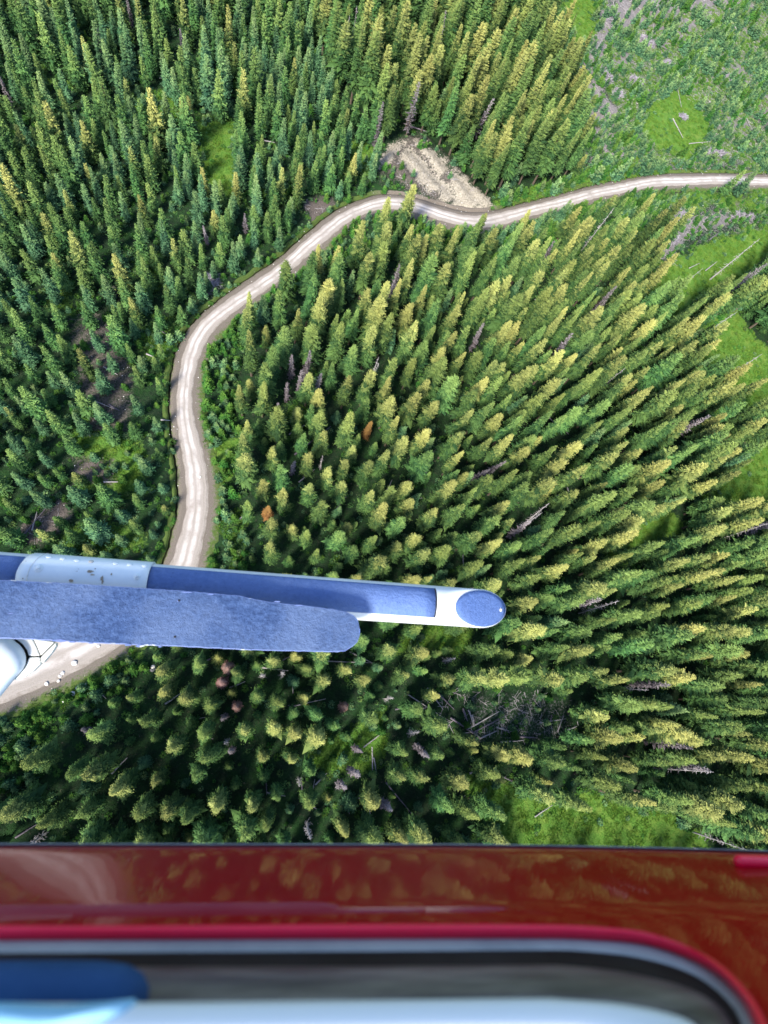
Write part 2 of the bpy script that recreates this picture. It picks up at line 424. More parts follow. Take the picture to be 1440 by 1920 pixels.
def road_material():
    m, t, b = nmat('gravel_road', .95, .12)
    tc = node(t, 'ShaderNodeTexCoord'); co = tc.outputs['Object']
    uv = node(t, 'ShaderNodeUVMap', uv_map='across'); sx = node(t, 'ShaderNodeSeparateXYZ'); t.links.new(uv.outputs[0], sx.inputs[0])
    mp = node(t, 'ShaderNodeMapping'); t.links.new(uv.outputs[0], mp.inputs[0]); mp.inputs['Scale'].default_value = (16, .12, 1)
    streak = noise(t, 1.0, 5, .6, mp.outputs[0]); n2 = noise(t, .55, 6, .7, co); n3 = noise(t, 7, 5, .75, co)
    wobv = mth(t, 'MULTIPLY', mth(t, 'SUBTRACT', noise(t, .035, 1, .4, co), .5), .30)
    u = mth(t, 'ADD', sx.outputs[0], wobv)
    def bandf(c0, wd):
        d = mth(t, 'DIVIDE', mth(t, 'ABSOLUTE', mth(t, 'SUBTRACT', u, c0)), wd)
        r = node(t, 'ShaderNodeMapRange'); r.interpolation_type = 'SMOOTHSTEP'
        r.inputs[1].default_value = 1.25; r.inputs[2].default_value = .1; t.links.new(d, r.inputs[0]); return r.outputs[0]
    trk = mth(t, 'MAXIMUM', bandf(.40, .12), bandf(.68, .12))
    trk = mth(t, 'MULTIPLY', trk, mth(t, 'ADD', mth(t, 'MULTIPLY', noise(t, .22, 5, .65, co), 2.6), -.80), True)
    lo = ramp(t, n3, [(.22, (.16,.140,.122)), (.5, (.28,.254,.230)), (.8, (.43,.396,.370))])
    lo = mix(t, mth(t, 'MULTIPLY', ramp(t, streak, [(.35, (0,)*3), (.7, (1,)*3)]), .55), lo, (.39,.345,.335))
    c = mix(t, trk, lo, (.62,.575,.57))
    e = mth(t, 'MULTIPLY', mth(t, 'ABSOLUTE', mth(t, 'SUBTRACT', sx.outputs[0], .5)), 2)
    e = mth(t, 'ADD', e, mth(t, 'MULTIPLY', mth(t, 'SUBTRACT', n2, .5), .8))
    r = node(t, 'ShaderNodeMapRange'); r.inputs[1].default_value = .78; r.inputs[2].default_value = 1.05; t.links.new(e, r.inputs[0])
    c = mix(t, mth(t, 'MULTIPLY', r.outputs[0], .8), c, (.14,.115,.095))
    t.links.new(c, b.inputs['Base Color']); bump(t, b, mth(t, 'ADD', n3, streak), .12, .8)
    return m
road = strip('gravel_road', roadprof, road_material()); tag(road, kind='structure')

# ---------------------------------------------------------------- tree meshes
def crown_geo(seed, h, Rm, power, base=.12, step=.46, nb=8, tufts=5, droop=.35, ragged=.25, pinch=0.0):
    """whorls of drooping sprays made of leaf-sized faces round a stem; returns verts, faces, tone(height, branch random)"""
    r = random.Random(seed); vs_, fs, tn = [], [], []
    def add(pts, fc, t, b):
        k = len(vs_); vs_.extend(pts); fs.extend([tuple(k + q for q in f) for f in fc]); tn.extend([(t, b)] * len(pts))
    z = base * h; lean = r.uniform(0, 6.28)
    lob = [(r.uniform(0, 6.28), r.uniform(.05, .22), r.randint(1, 3), r.uniform(-2, 2)) for _ in range(3)]
    while z < h * .985:
        t = (z - base * h) / (h * (1 - base))
        env = Rm * (1 - t) ** power * min(1, .55 + t * 3.2) + .10
        if pinch: env *= 1 - pinch * math.exp(-((t - .35) / .12) ** 2)
        n = max(4, int(nb * (.55 + .5 * env / Rm)))
        a0 = r.uniform(0, 6.28)
        for k in range(n):
            a = a0 + (k + r.uniform(-.35, .35)) * 6.283 / n
            g = 1 + sum(am * math.sin(fq * a + ph + sp * t * 4) for ph, am, fq, sp in lob)
            L = env * g * (1 + r.uniform(-ragged, ragged * .8))
            if r.random() < .05: L *= 1.25
            zz_ = z + r.uniform(-.2, .2)
            ca_, sa = math.cos(a), math.sin(a)
            br = r.random()
            dr = droop * L * r.uniform(.6, 1.3) * (1 - .75 * t)
            up_ = .30 * L * t
            def pt(s, side, dz=0.):
                return (ca_ * L * s - sa * side, sa * L * s + ca_ * side, zz_ - dr * s * s + up_ * s + dz)
            wd = .20 * L + .11
            P = [pt(.05, 0, .05), pt(.5, wd, -.10), pt(.55, 0, .09), pt(.5, -wd, -.10), pt(1, 0, .02)]
            add(P, [(0, 1, 2), (0, 2, 3), (1, 4, 2), (2, 4, 3)], t, br)
            for q in range(tufts):
                s = r.uniform(.45, 1.03); sd = r.uniform(-1, 1) * wd * 1.25
                c = pt(s, sd, r.uniform(-.05, .14)); l = r.uniform(.16, .34) * (.6 + .4 * env / Rm) + .05
                aa = a + r.uniform(-.9, .9); cx, cy = math.cos(aa), math.sin(aa); w2 = l * .42
                e1 = (c[0] + cx * l, c[1] + cy * l, c[2] + r.uniform(-.02, .16))
                e2 = (c[0] - cy * w2, c[1] + cx * w2, c[2] - .05); e3 = (c[0] + cy * w2, c[1] - cx * w2, c[2] - .05)
                e4 = (c[0] + cx * l * .2, c[1] + cy * l * .2, c[2] + l * .45)
                add([e1, e2, e3, e4], [(0, 1, 3), (0, 3, 2)], t, min(1, max(0, br + r.uniform(-.35, .45))))
        z += step * r.uniform(.8, 1.15) * (.65 + .35 * (1 - t))
    for k in range(3):
        a = k * 2.09; add([(.09 * math.cos(a), .09 * math.sin(a), h * .955), (.09 * math.cos(a + 2.09), .09 * math.sin(a + 2.09), h * .955), (0, 0, h)], [(0, 1, 2)], 1, .6)
    return vs_, fs, tn
def trunk_geo(h, r0, sides=6, seed=0, segs=4, r1=.03):
    r = random.Random(seed); vs_, fs = [], []
    ox = oy = 0
    for i in range(segs + 1):
        t = i / segs; rr = r0 * (1 - t) + r1 * t
        if i == 0: rr *= 1.35
        for j in range(sides):
            a = 6.283 * j / sides; vs_.append((ox + rr * math.cos(a), oy + rr * math.sin(a), -.35 if i == 0 else h * t))
        ox += r.uniform(-.04, .04); oy += r.uniform(-.04, .04)
    for i in range(segs):
        for j in range(sides):
            a = i * sides + j; b_ = i * sides + (j + 1) % sides; fs.append((a, b_, b_ + sides, a + sides))
    fs.append(tuple(range(segs * sides, (segs + 1) * sides)))
    return vs_, fs
def snag_geo(seed, h, n=46, rb=1.3):
    """bare dead branches"""
    r = random.Random(seed); vs_, fs = [], []
    for i in range(n):
        t = r.uniform(.12, .97); z = h * t; a = r.uniform(0, 6.283); L = rb * (1 - t * .75) * r.uniform(.4, 1.1)
        ca_, sa = math.cos(a), math.sin(a); wv = .05; k = len(vs_)
        dz = -L * r.uniform(.1, .5)
        for q in ((-sa * wv, ca_ * wv, z), (sa * wv, -ca_ * wv, z), (0, 0, z + .08), (ca_ * L, sa * L, z + dz)): vs_.append(q)
        fs += [(k, k + 1, k + 3), (k + 1, k + 2, k + 3), (k + 2, k, k + 3)]
        for q in range(2):
            s = r.uniform(.4, .9); c = (ca_ * L * s, sa * L * s, z + dz * s); aa = a + r.choice((-.8, .8)); l2 = L * .35; k = len(vs_)
            vs_ += [c, (c[0] - ca_ * .07, c[1] - sa * .07, c[2]), (c[0] + math.cos(aa) * l2, c[1] + math.sin(aa) * l2, c[2] - .1)]
            fs.append((k, k + 1, k + 2))
    return vs_, fs
def mk_mesh(name, vs_, fs, mats, tn=None, midx=None):
    me = bpy.data.meshes.new(name); me.from_pydata(vs_, [], fs); me.update()
    for m in mats: me.materials.append(m)
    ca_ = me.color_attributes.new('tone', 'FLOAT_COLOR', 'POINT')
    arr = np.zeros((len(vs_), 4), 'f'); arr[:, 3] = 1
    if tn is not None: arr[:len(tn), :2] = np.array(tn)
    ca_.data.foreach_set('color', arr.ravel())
    if midx is not None: me.polygons.foreach_set('material_index', midx)
    return me
TM = {}      # (class, shape, colour) -> dict(h, crown mesh, trunk mesh, whole mesh)
def build_kind(cls, specs, colours):
    for si, sp in enumerate(specs):
        cv, cf, ct = crown_geo(**sp)
        h = sp['h']; r0 = .011 * h + .02
        tv, tf = trunk_geo(h * .97, r0, 6, sp['seed'])
        tme = mk_mesh(cls + '_trunk', tv, tf, [BARK])
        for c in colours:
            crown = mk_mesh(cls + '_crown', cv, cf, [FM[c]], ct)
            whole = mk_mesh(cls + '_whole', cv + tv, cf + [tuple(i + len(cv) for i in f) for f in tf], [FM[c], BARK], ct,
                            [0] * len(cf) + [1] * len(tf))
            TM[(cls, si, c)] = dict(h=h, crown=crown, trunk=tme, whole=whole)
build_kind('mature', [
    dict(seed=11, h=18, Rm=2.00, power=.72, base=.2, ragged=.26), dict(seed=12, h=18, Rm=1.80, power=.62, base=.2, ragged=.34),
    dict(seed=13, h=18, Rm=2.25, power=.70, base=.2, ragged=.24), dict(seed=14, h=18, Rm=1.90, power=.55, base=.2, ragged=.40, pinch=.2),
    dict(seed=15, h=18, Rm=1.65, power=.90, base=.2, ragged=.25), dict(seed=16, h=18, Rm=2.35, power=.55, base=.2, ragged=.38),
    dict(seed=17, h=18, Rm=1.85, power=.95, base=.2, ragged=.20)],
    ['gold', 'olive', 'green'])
build_kind('young', [
    dict(seed=21, h=9, Rm=1.25, power=.85, base=.05, step=.36, nb=7, tufts=4, ragged=.22), dict(seed=22, h=9, Rm=1.45, power=1.0, base=.05, step=.36, nb=7, tufts=4, ragged=.2),
    dict(seed=23, h=9, Rm=1.05, power=.75, base=.05, step=.36, nb=6, tufts=4, ragged=.28), dict(seed=24, h=9, Rm=1.60, power=.9, base=.04, step=.36, nb=7, tufts=4, ragged=.3),
    dict(seed=25, h=9, Rm=1.30, power=1.1, base=.05, step=.36, nb=7, tufts=4, ragged=.18)],
    ['gold', 'green', 'teal'])
build_kind('sapling', [
    dict(seed=31, h=3, Rm=.80, power=.9, base=.03, step=.24, nb=6, tufts=3, ragged=.25), dict(seed=32, h=3, Rm=1.0, power=.7, base=.03, step=.24, nb=6, tufts=3, ragged=.3),
    dict(seed=33, h=3, Rm=.65, power=1.0, base=.03, step=.24, nb=5, tufts=3, ragged=.2)],
    ['young', 'teal'])
build_kind('faded', [dict(seed=41, h=15, Rm=1.3, power=.7, ragged=.3), dict(seed=42, h=15, Rm=1.6, power=.6, ragged=.4, nb=7)], ['rust', 'pink'])
build_kind('bare', [dict(seed=43, h=15, Rm=1.25, power=.75, ragged=.45, nb=4, tufts=2, step=.5), dict(seed=44, h=15, Rm=1.5, power=.65, ragged=.55, nb=4, tufts=2, step=.6)], ['grey'])

# ---------------------------------------------------------------- scatter
BW = {}
class Hash:
    def __init__(s, c): s.c = c; s.d = {}
    def ok(s, x, y, rad):
        i, j = int(x // s.c), int(y // s.c); k = int(math.ceil(rad * 1.0 / s.c))
        for a in range(i - k, i + k + 1):
            for b in range(j - k, j + k + 1):
                for (u, v, r2) in s.d.get((a, b), ()):
                    m = max(rad, r2) if rad < 90 else rad
                    if (u - x) ** 2 + (v - y) ** 2 < (.5 * (rad + r2)) ** 2: return False
        return True
    def add(s, x, y, r): s.d.setdefault((int(x // s.c), int(y // s.c)), []).append((x, y, r))
NC = 60000
cx_ = rng.uniform(-95, 300, NC); cy_ = rng.uniform(-62, 330, NC)
qx, qy, _ = w2p(np.stack([cx_, cy_, np.zeros(NC)], 1))
keep = (qx > -130) & (qx < 1580) & (qy > -140) & (qy < 1760)
cx_, cy_, qx, qy = cx_[keep], cy_[keep], qx[keep], qy[keep]
zc_, rd_ = height(cx_, cy_)
_, _, (ug, ud, us, up2) = cover(cx_, cy_)
inL = inside(LEFT, qx, qy); inC = inside(CUT, qx, qy); inS = inside(STAND, qx, qy)
inE = inside(EDGE, qx, qy) | inside(EDGE2, qx, qy) | inside(EDGE3, qx, qy); inE4 = inside(EDGE4, qx, qy) & ~inE; inO = inside(OPEN1, qx, qy); inP = inside(PITALL, qx, qy)
JUMB = [(775,1310),(860,1290),(960,1285),(1060,1310),(1060,1370),(960,1395),(880,1385),(790,1350)]
inJ = inside(JUMB, qx, qy)
nz = wob(cx_ * .35, cy_ * .35)
HS = Hash(3.0); trees = []
u1 = rng.random(len(cx_)); u2 = rng.random(len(cx_)); u3 = rng.random(len(cx_))
def put(i, cls, h, c, rad, si=None, ns=0):
    x, y = cx_[i], cy_[i]
    if not HS.ok(x, y, rad): return
    HS.add(x, y, rad)
    trees.append(dict(cls=cls, x=x, y=y, z=zc_[i] - .05, h=h, c=c, si=si, px=qx[i], py=qy[i], ns=ns))
def pick(u, opts):
    for c, p in opts:
        if u < p: return c
        u -= p
    return opts[-1][0]
# special dead and discoloured trees first: (px, py at base, colour, height)
SPECIAL = [(545,712,'grey',13),(558,735,'grey',12),(572,712,'grey',14),(536,752,'grey',10),(590,742,'grey',12),(688,728,'snag',14),(696,712,'snag',12),
 (735,560,'grey',15),(722,580,'grey',13),(965,995,'snag',15),(985,980,'snag',14),(950,1010,'grey',13),(520,800,'grey',13),(880,905,'grey',13),(905,890,'grey',12),
 (1060,1140,'grey',16),(1085,1150,'snag',17),(1180,1285,'grey',16),(1155,1290,'snag',14),(1200,1385,'grey',17),(1225,1440,'snag',18),(1240,1430,'grey',16),
 (632,1468,'grey',12),(655,1440,'grey',12),(572,1540,'snag',15),(428,1388,'snag',10),(438,1405,'grey',9),(762,1375,'snag',12),(775,1395,'grey',12),
 (492,1268,'snag',11),(530,1266,'snag',11),(830,1240,'snag',11),(700,285,'grey',15),(760,260,'grey',18),(640,145,'snag',18),(655,120,'snag',17),
 (1250,560,'snag',16),(1330,525,'snag',20),(1345,560,'grey',20),(1300,640,'snag',17),(1350,1010,'snag',17),(1375,1005,'grey',18),(1300,1560,'snag',16),
 (195,118,'grey',10),(22,200,'grey',10),(1020,690,'grey',17),(1110,740,'snag',15),(500,972,'rust',10),(682,822,'rust',11),(430,1252,'pink',11),(419,1280,'pink',12),
 (446,1322,'pink',8),(424,1342,'grey',9),(640,1325,'pink',8),(1100,600,'grey',17),(880,660,'grey',13),(660,1400,'grey',9),(720,1310,'snag',10),(560,1458,'snag',9),
 (710,1500,'grey',12),(290,1255,'snag',6),(1010,900,'snag',13),(600,880,'snag',9),(545,890,'grey',9),(250,60,'grey',10),(460,440,'grey',8),(390,460,'grey',8),(1000,520,'grey',15),
 (1090,470,'snag',19),(345,110,'grey',9),(850,1120,'snag',13),(1250,820,'grey',17),(1340,720,'snag',18),(90,1560,'snag',13),(170,1370,'grey',8),
 (880,270,'grey',17),(1000,200,'grey',18),(810,130,'grey',18)]
dead = []
for px, py, c, h in SPECIAL:
    p = p2w(px, py); z = float(height([p[0]], [p[1]])[0][0])
    HS.add(p[0], p[1], 2.0)
    dead.append(dict(cls='dead', x=p[0], y=p[1], z=z - .05, h=h, c=c, px=px, py=py))
# tall individual trees that stand out against the road: base px, height
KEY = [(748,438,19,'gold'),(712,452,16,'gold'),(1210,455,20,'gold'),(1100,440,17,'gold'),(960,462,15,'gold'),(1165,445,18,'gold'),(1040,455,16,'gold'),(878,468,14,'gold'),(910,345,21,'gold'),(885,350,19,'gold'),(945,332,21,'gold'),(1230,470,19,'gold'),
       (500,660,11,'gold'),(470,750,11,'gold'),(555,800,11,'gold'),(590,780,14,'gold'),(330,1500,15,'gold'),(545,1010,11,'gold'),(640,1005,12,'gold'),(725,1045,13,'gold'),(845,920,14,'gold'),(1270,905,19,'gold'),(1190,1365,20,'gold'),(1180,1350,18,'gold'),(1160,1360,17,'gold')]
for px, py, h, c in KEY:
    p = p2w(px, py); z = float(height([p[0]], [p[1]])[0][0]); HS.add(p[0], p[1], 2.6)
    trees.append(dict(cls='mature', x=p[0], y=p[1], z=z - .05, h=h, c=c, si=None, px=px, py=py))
# pass 1: tall canopy; pass 2: shorter trees between; pass 3: saplings
for i in range(len(cx_)):
    if rd_[i] < 3.4 or ug[i] > .42 or ud[i] > .42 or up2[i] > .3: continue
    if inS[i]:
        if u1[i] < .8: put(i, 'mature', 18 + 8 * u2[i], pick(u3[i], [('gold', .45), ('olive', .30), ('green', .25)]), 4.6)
    elif inL[i] or inC[i] or inE[i] or inO[i] or inP[i] or inJ[i] or us[i] > .4 or nz[i] < -.60 or inE4[i]: continue
    elif rd_[i] > 6.5:
        nad = math.hypot(qx[i] - 520, qy[i] - 1300); nearn = max(0, 1 - nad / 420)
        hh = 11.5 + min(1, nad / 800) * 4.0 + 6.5 * u2[i]
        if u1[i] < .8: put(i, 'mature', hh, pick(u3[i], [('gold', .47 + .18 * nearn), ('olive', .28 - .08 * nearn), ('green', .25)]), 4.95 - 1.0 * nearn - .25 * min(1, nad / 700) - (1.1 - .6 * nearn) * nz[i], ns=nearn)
for i in range(len(cx_)):
    if rd_[i] < 2.9 or ug[i] > .5 or ud[i] > .5 or up2[i] > .3: continue
    if inC[i] or inE[i] or inO[i] or inP[i]: continue
    if inL[i]:
        far = min(1, max(0, (900 - qy[i]) / 900))
        big = u3[i] < .16 + .12 * far
        hh = (6.2 + 3.4 * far + 4.6 * u2[i]) * (1.30 if big else 1)
        hh *= .62 + .38 * min(1, (rd_[i] - 1) / 9)
        put(i, 'young', hh, pick(u1[i], [('gold', .26 if big else .09), ('green', .46), ('teal', .45)]), ((2.9 if nz[i] > -.05 else 4.1) + .9 * u2[i] + (.35 if qy[i] > 620 else 0)) if nz[i] > -.68 else 7)
    elif rd_[i] > 4.5:
        if inE4[i]:
            if u1[i] < .12: put(i, 'young', 5 + 4.5 * u2[i], 'green' if u3[i] < .6 else 'teal', 2.6)
        elif u1[i] < .28 + .4 * (math.hypot(qx[i]-480, qy[i]-1400) < 420) and not inJ[i]:
            put(i, 'young', (3.5 + 5 * u2[i]) if math.hypot(qx[i]-480, qy[i]-1400) < 420 else 5 + 6.5 * u2[i] + (3 if inS[i] or qx[i] > 900 else 0), pick(u3[i], [('gold', .10), ('green', .55), ('teal', .35)]), 2.9)
for i in range(len(cx_)):
    if rd_[i] < 1.9 or up2[i] > .35 or ug[i] > .85 or ud[i] > .8: continue
    if inE[i] or inE4[i]:
        e3 = inside(EDGE3, qx[i], qy[i])
        put(i, 'sapling', 1.7 + 2.6 * u2[i] + (2 if e3 and u3[i] > .7 else 0), 'young' if u3[i] < .62 else 'teal', 1.25)
    elif inC[i]:
        if wob(cx_[i] * .6, cy_[i] * .6) + .6 * (u1[i] - .5) > .12 or qx[i] < 1200 and qy[i] > 220 and u1[i] < .5: put(i, 'sapling', 1.9 + 3.2 * u2[i], 'teal' if u3[i] < .75 else 'young', 1.5)
    elif inO[i] or inP[i]:
        if u1[i] < .35: put(i, 'sapling', 1.2 + 1.8 * u2[i], 'young' if u3[i] < .5 else 'teal', 1.8)
    elif u1[i] < (.35 if inL[i] else .12):
        put(i, 'sapling', 1.3 + 2.2 * u2[i], 'young' if u3[i] < .4 else 'teal', 1.9)
print('TREES', {c: sum(t['cls'] == c for t in trees) for c in ('mature', 'young', 'sapling')}, len(dead))

# which of them the photo shows largest
HIDE = [(-300,1030),(60,1036),(840,1100),(960,1120),(955,1172),(900,1182),(680,1175),(660,1225),(-300,1200)]
HIDE2 = [(-999,1588),(2400,1588),(2400,4000),(-999,4000)]
for T in (trees, dead):
    P0 = np.array([[t['x'], t['y'], t['z']] for t in T]); Hh = np.array([t['h'] for t in T])
    P1 = P0.copy(); P1[:, 2] += Hh; Pm = P0.copy(); Pm[:, 2] += Hh * .72
    ax, ay, _ = w2p(P0); bx, by, _ = w2p(P1); mx, my, mz = w2p(Pm)
    size = (np.hypot(ax - bx, ay - by) * .75 + Hh * .2 * F / mz) * Hh * .2 * F / mz
    vis = (mx > 6) & (mx < 1434) & (my > 6) & ~inside(HIDE, mx, my) & ~inside(HIDE2, mx, my)
    for k, t in enumerate(T):
        t['mx'], t['my'], t['len'], t['score'] = mx[k], my[k], math.hypot(ax[k]-bx[k], ay[k]-by[k]), float(size[k]) * (1 if vis[k] else 1e-3)

# ---------------------------------------------------------------- labels that single a tree out
MARKS = [('the skid tip',960,1140),('the pale sandy cutbank',800,320),('the road\'s sharp western bend',350,700),('the road dip below the cutbank',880,430),
 ('the grey slash heap',1260,430),('the bare dirt patch',180,680),('the round bolted sleeve',170,1050),('the foot step\'s rounded end',680,1200),
 ('the pale boulders',110,1260),('the rust-brown tree',500,950),('the orange-topped tree',684,800),('the white dead tree',690,700),
 ('the bright meadow at bottom right',1130,1570),('the tangle of fallen logs',960,1350),('the green glade at far right',1410,900),
 ('the upper left glade',380,290),('the road bend beside the first curve',450,560),('the road straight at upper right',1300,340),
 ('the purple-grey dead clump',560,710),('the road just above the skid',350,1000),('the top left corner',0,0),('the top middle edge',720,0),
 ('the small brown clearing at left',165,870),('the bottom left corner',0,1580),('the red sill at its middle',720,1580),
 ('the clearcut\'s left border',1090,200),('the top edge of the clearcut',1300,10),('the small meadow patch',1370,640),
 ('the far right edge\'s middle',1435,1200),('the lower right corner',1435,1500),('the reddish dead tree',428,1255),('the green hollow',650,1400),
 ('the left edge\'s middle',5,800),('the left edge\'s upper part',5,420),('the forest\'s thick heart',950,750),('the dense slope right of it all',1200,900),
 ('the bank of dark shade',1120,1100),('the sparse bottom stand',450,1480),('the open bottom left scrub',100,1400),('the stand above the roadside',560,330),
 ('the road\'s inside scrub',420,780),('the upper stand of giants',880,150),('the left slope\'s middle',230,420),('the top left thicket',200,130),
 ('the right hand green gap',1320,520),('the lone tall tree over the road',750,350),
 ('the long pale log in the clearcut',1270,175),('the clearcut\'s upper left brush heap',1145,35),('the clearcut\'s small round brush heap',1255,117),('the clearcut\'s right brush heap',1365,145),
 ('the brush strip along the upper road',1340,285),('the brush heap near the roadside bank',1160,285),('the brush heap beside the tall stand',1135,145),('the wide brush heap at the top',1330,45),
 ('the bright clearcut grass',1250,240),('the dirt patch at the right edge',1430,200),('the brush strip below the road',1395,405)]
MARKS = [m for m in MARKS if m[0] not in ('the dense slope right of it all', 'the bank of dark shade', 'the forest\'s thick heart')]
ORD = ['nearest', 'second nearest', 'third nearest', 'fourth nearest', 'fifth nearest', 'sixth nearest', 'seventh nearest', 'eighth nearest', 'ninth nearest', 'tenth nearest', 'eleventh nearest', 'twelfth nearest'] + [w_ + ' nearest' for w_ in 'thirteenth fourteenth fifteenth sixteenth seventeenth eighteenth nineteenth twentieth twenty-first twenty-second twenty-third twenty-fourth twenty-fifth twenty-sixth'.split()]
def label_all(items, noun):
    """items have mx,my,desc; label = desc noun + rank from the closest landmark and side of it"""
    buckets = {}
    for t in items:
        m = min(MARKS, key=lambda m: (m[1]-t['mx'])**2 + (m[2]-t['my'])**2)
        dx, dy = t['mx'] - m[1], t['my'] - m[2]
        side = ('right of' if dx > 0 else 'left of') if abs(dx) > abs(dy) else ('below' if dy > 0 else 'above')
        buckets.setdefault((t['desc'], m[0], side), []).append((math.hypot(dx, dy), id(t), t))
    for (desc, mk, side), L in buckets.items():
        L.sort(key=lambda q: q[0])
        for k, (_, _, t) in enumerate(L):
            o = ORD[min(k, len(ORD) - 1)]
            t['label'] = f"{desc} {noun}, {o} {side} {mk}"
def sizeword(t, a, b):
    return 'tall' if t['h'] > b else ('short' if t['h'] < a else 'middling')
CW = {'gold': 'yellow-topped', 'olive': 'olive green', 'green': 'dark green', 'teal': 'blue-green', 'young': 'bright green'}

def gn_instances(name, pts, scl, rz, var, sources, kind='stuff'):
    """one object: points that carry the meshes of `sources`"""
    me = bpy.data.meshes.new(name); n = len(pts)
    me.vertices.add(n); me.vertices.foreach_set('co', np.array(pts, 'f').ravel())
    a = me.attributes.new('scl', 'FLOAT_VECTOR', 'POINT'); a.data.foreach_set('vector', np.array(scl, 'f').ravel())
    a = me.attributes.new('rot', 'FLOAT_VECTOR', 'POINT'); a.data.foreach_set('vector', np.array([(x[0], x[1], x[2]) if hasattr(x, '__len__') else (0, 0, x) for x in rz], 'f').ravel())
    a = me.attributes.new('variant', 'INT', 'POINT'); a.data.foreach_set('value', np.array(var, 'i'))
    o = bpy.data.objects.new(name, me); col.objects.link(o); o['kind'] = kind
    c = bpy.data.collections.new(name + '_sources')
    for k, sm in enumerate(sources):
        c.objects.link(bpy.data.objects.new('%s_source_%03d' % (name, k), sm))
    g = bpy.data.node_groups.new(name, 'GeometryNodeTree')
    g.interface.new_socket(name='Geometry', in_out='INPUT', socket_type='NodeSocketGeometry')
    g.interface.new_socket(name='Geometry', in_out='OUTPUT', socket_type='NodeSocketGeometry')
    N = g.nodes.new; L = g.links.new
    gi, go = N('NodeGroupInput'), N('NodeGroupOutput'); ip = N('GeometryNodeInstanceOnPoints'); ci = N('GeometryNodeCollectionInfo')
    ci.inputs['Collection'].default_value = c; ci.inputs['Separate Children'].default_value = True; ci.inputs['Reset Children'].default_value = True
    def attr(nm, ty):
        q = N('GeometryNodeInputNamedAttribute'); q.data_type = ty; q.inputs['Name'].default_value = nm; return q.outputs['Attribute']
    L(gi.outputs[0], ip.inputs['Points']); L(ci.outputs[0], ip.inputs['Instance']); ip.inputs['Pick Instance'].default_value = True
    L(attr('variant', 'INT'), ip.inputs['Instance Index']); L(attr('scl', 'FLOAT_VECTOR'), ip.inputs['Scale'])
    e2r = N('FunctionNodeEulerToRotation'); L(attr('rot', 'FLOAT_VECTOR'), e2r.inputs[0]); L(e2r.outputs[0], ip.inputs['Rotation'])
    L(ip.outputs[0], go.inputs[0])
    md = o.modifiers.new('instances', 'NODES'); md.node_group = g
    return o

LIM = {'mature': 298, 'young': 298, 'sapling': 298}
NAMES = {'mature': ('mature_fir', 'tall conifers of the old forest'), 'young': ('young_fir', 'young conifers of the slope'), 'sapling': ('conifer_sapling', 'saplings growing on open ground')}
nshape = {'mature': 7, 'young': 5, 'sapling': 3}
for t in trees:
    if t['si'] is None: t['si'] = random.randrange(nshape[t['cls']])
    t['rz'] = random.uniform(0, 6.28); s = t['h'] / TM[(t['cls'], 0, 'teal' if t['cls'] != 'mature' else 'gold')]['h']
    k = random.uniform(.88, 1.15)
    k *= 1.14 if t['cls'] == 'mature' else (1.22 if t['cls'] == 'young' else 1.1)
    k *= 1 - .10 * t.get('ns', 0)
    t['s'] = (s ** .75 * k, s ** .75 * k, s)
tagged = {}
for cls in ('mature', 'young', 'sapling'):
    T = sorted([t for t in trees if t['cls'] == cls], key=lambda t: -t['score'])
    one, rest = T[:LIM[cls]], T[LIM[cls]:]
    a, b = {'mature': (15.5, 19.5), 'young': (8.5, 12), 'sapling': (2.3, 3.4)}[cls]
    for t in one: t['desc'] = sizeword(t, a, b) + ' ' + CW[t['c']]
    label_all(one, {'mature': 'conifer', 'young': 'young conifer', 'sapling': 'sapling'}[cls])
    nm, grp = NAMES[cls]
    for t in one:
        d = TM[(cls, t['si'], t['c'])]
        if cls == 'sapling':
            r = bpy.data.objects.new(nm, d['whole']); col.objects.link(r); r.location = (t['x'], t['y'], t['z']); r.rotation_euler = (0, 0, t['rz'])
        else:
            r = empty(nm, (t['x'], t['y'], t['z']), t['rz'])
            for pn, key in (('trunk', 'trunk'), ('crown', 'crown')):
                o = bpy.data.objects.new(pn, d[key]); col.objects.link(o); o.parent = r
        r.scale = t['s']
        lean = random.gauss(0, .022); r.rotation_euler[0] = lean; r.rotation_euler[1] = random.gauss(0, .022)
        tag(r, t['label'], 'tree' if cls != 'sapling' else 'sapling', grp)
    keys = sorted({(t['si'], t['c']) for t in rest}); idx = {k: i for i, k in enumerate(keys)}
    o = gn_instances({'mature': 'forest_beyond', 'young': 'young_forest', 'sapling': 'sapling_growth'}[cls],
        [(t['x'], t['y'], t['z']) for t in rest], [t['s'] for t in rest],
        [(random.gauss(0, .022), random.gauss(0, .022), t['rz']) for t in rest], [idx[(t['si'], t['c'])] for t in rest],
        [TM[(cls, k[0], k[1])]['whole'] for k in keys])
    tag(o, {'mature': 'the many smaller-looking tall conifers filling the forest between the larger ones',
            'young': 'the crowded young conifers covering the slope and the forest understory',
            'sapling': 'the carpet of small saplings on the road edges and the clearcut'}[cls], 'forest')

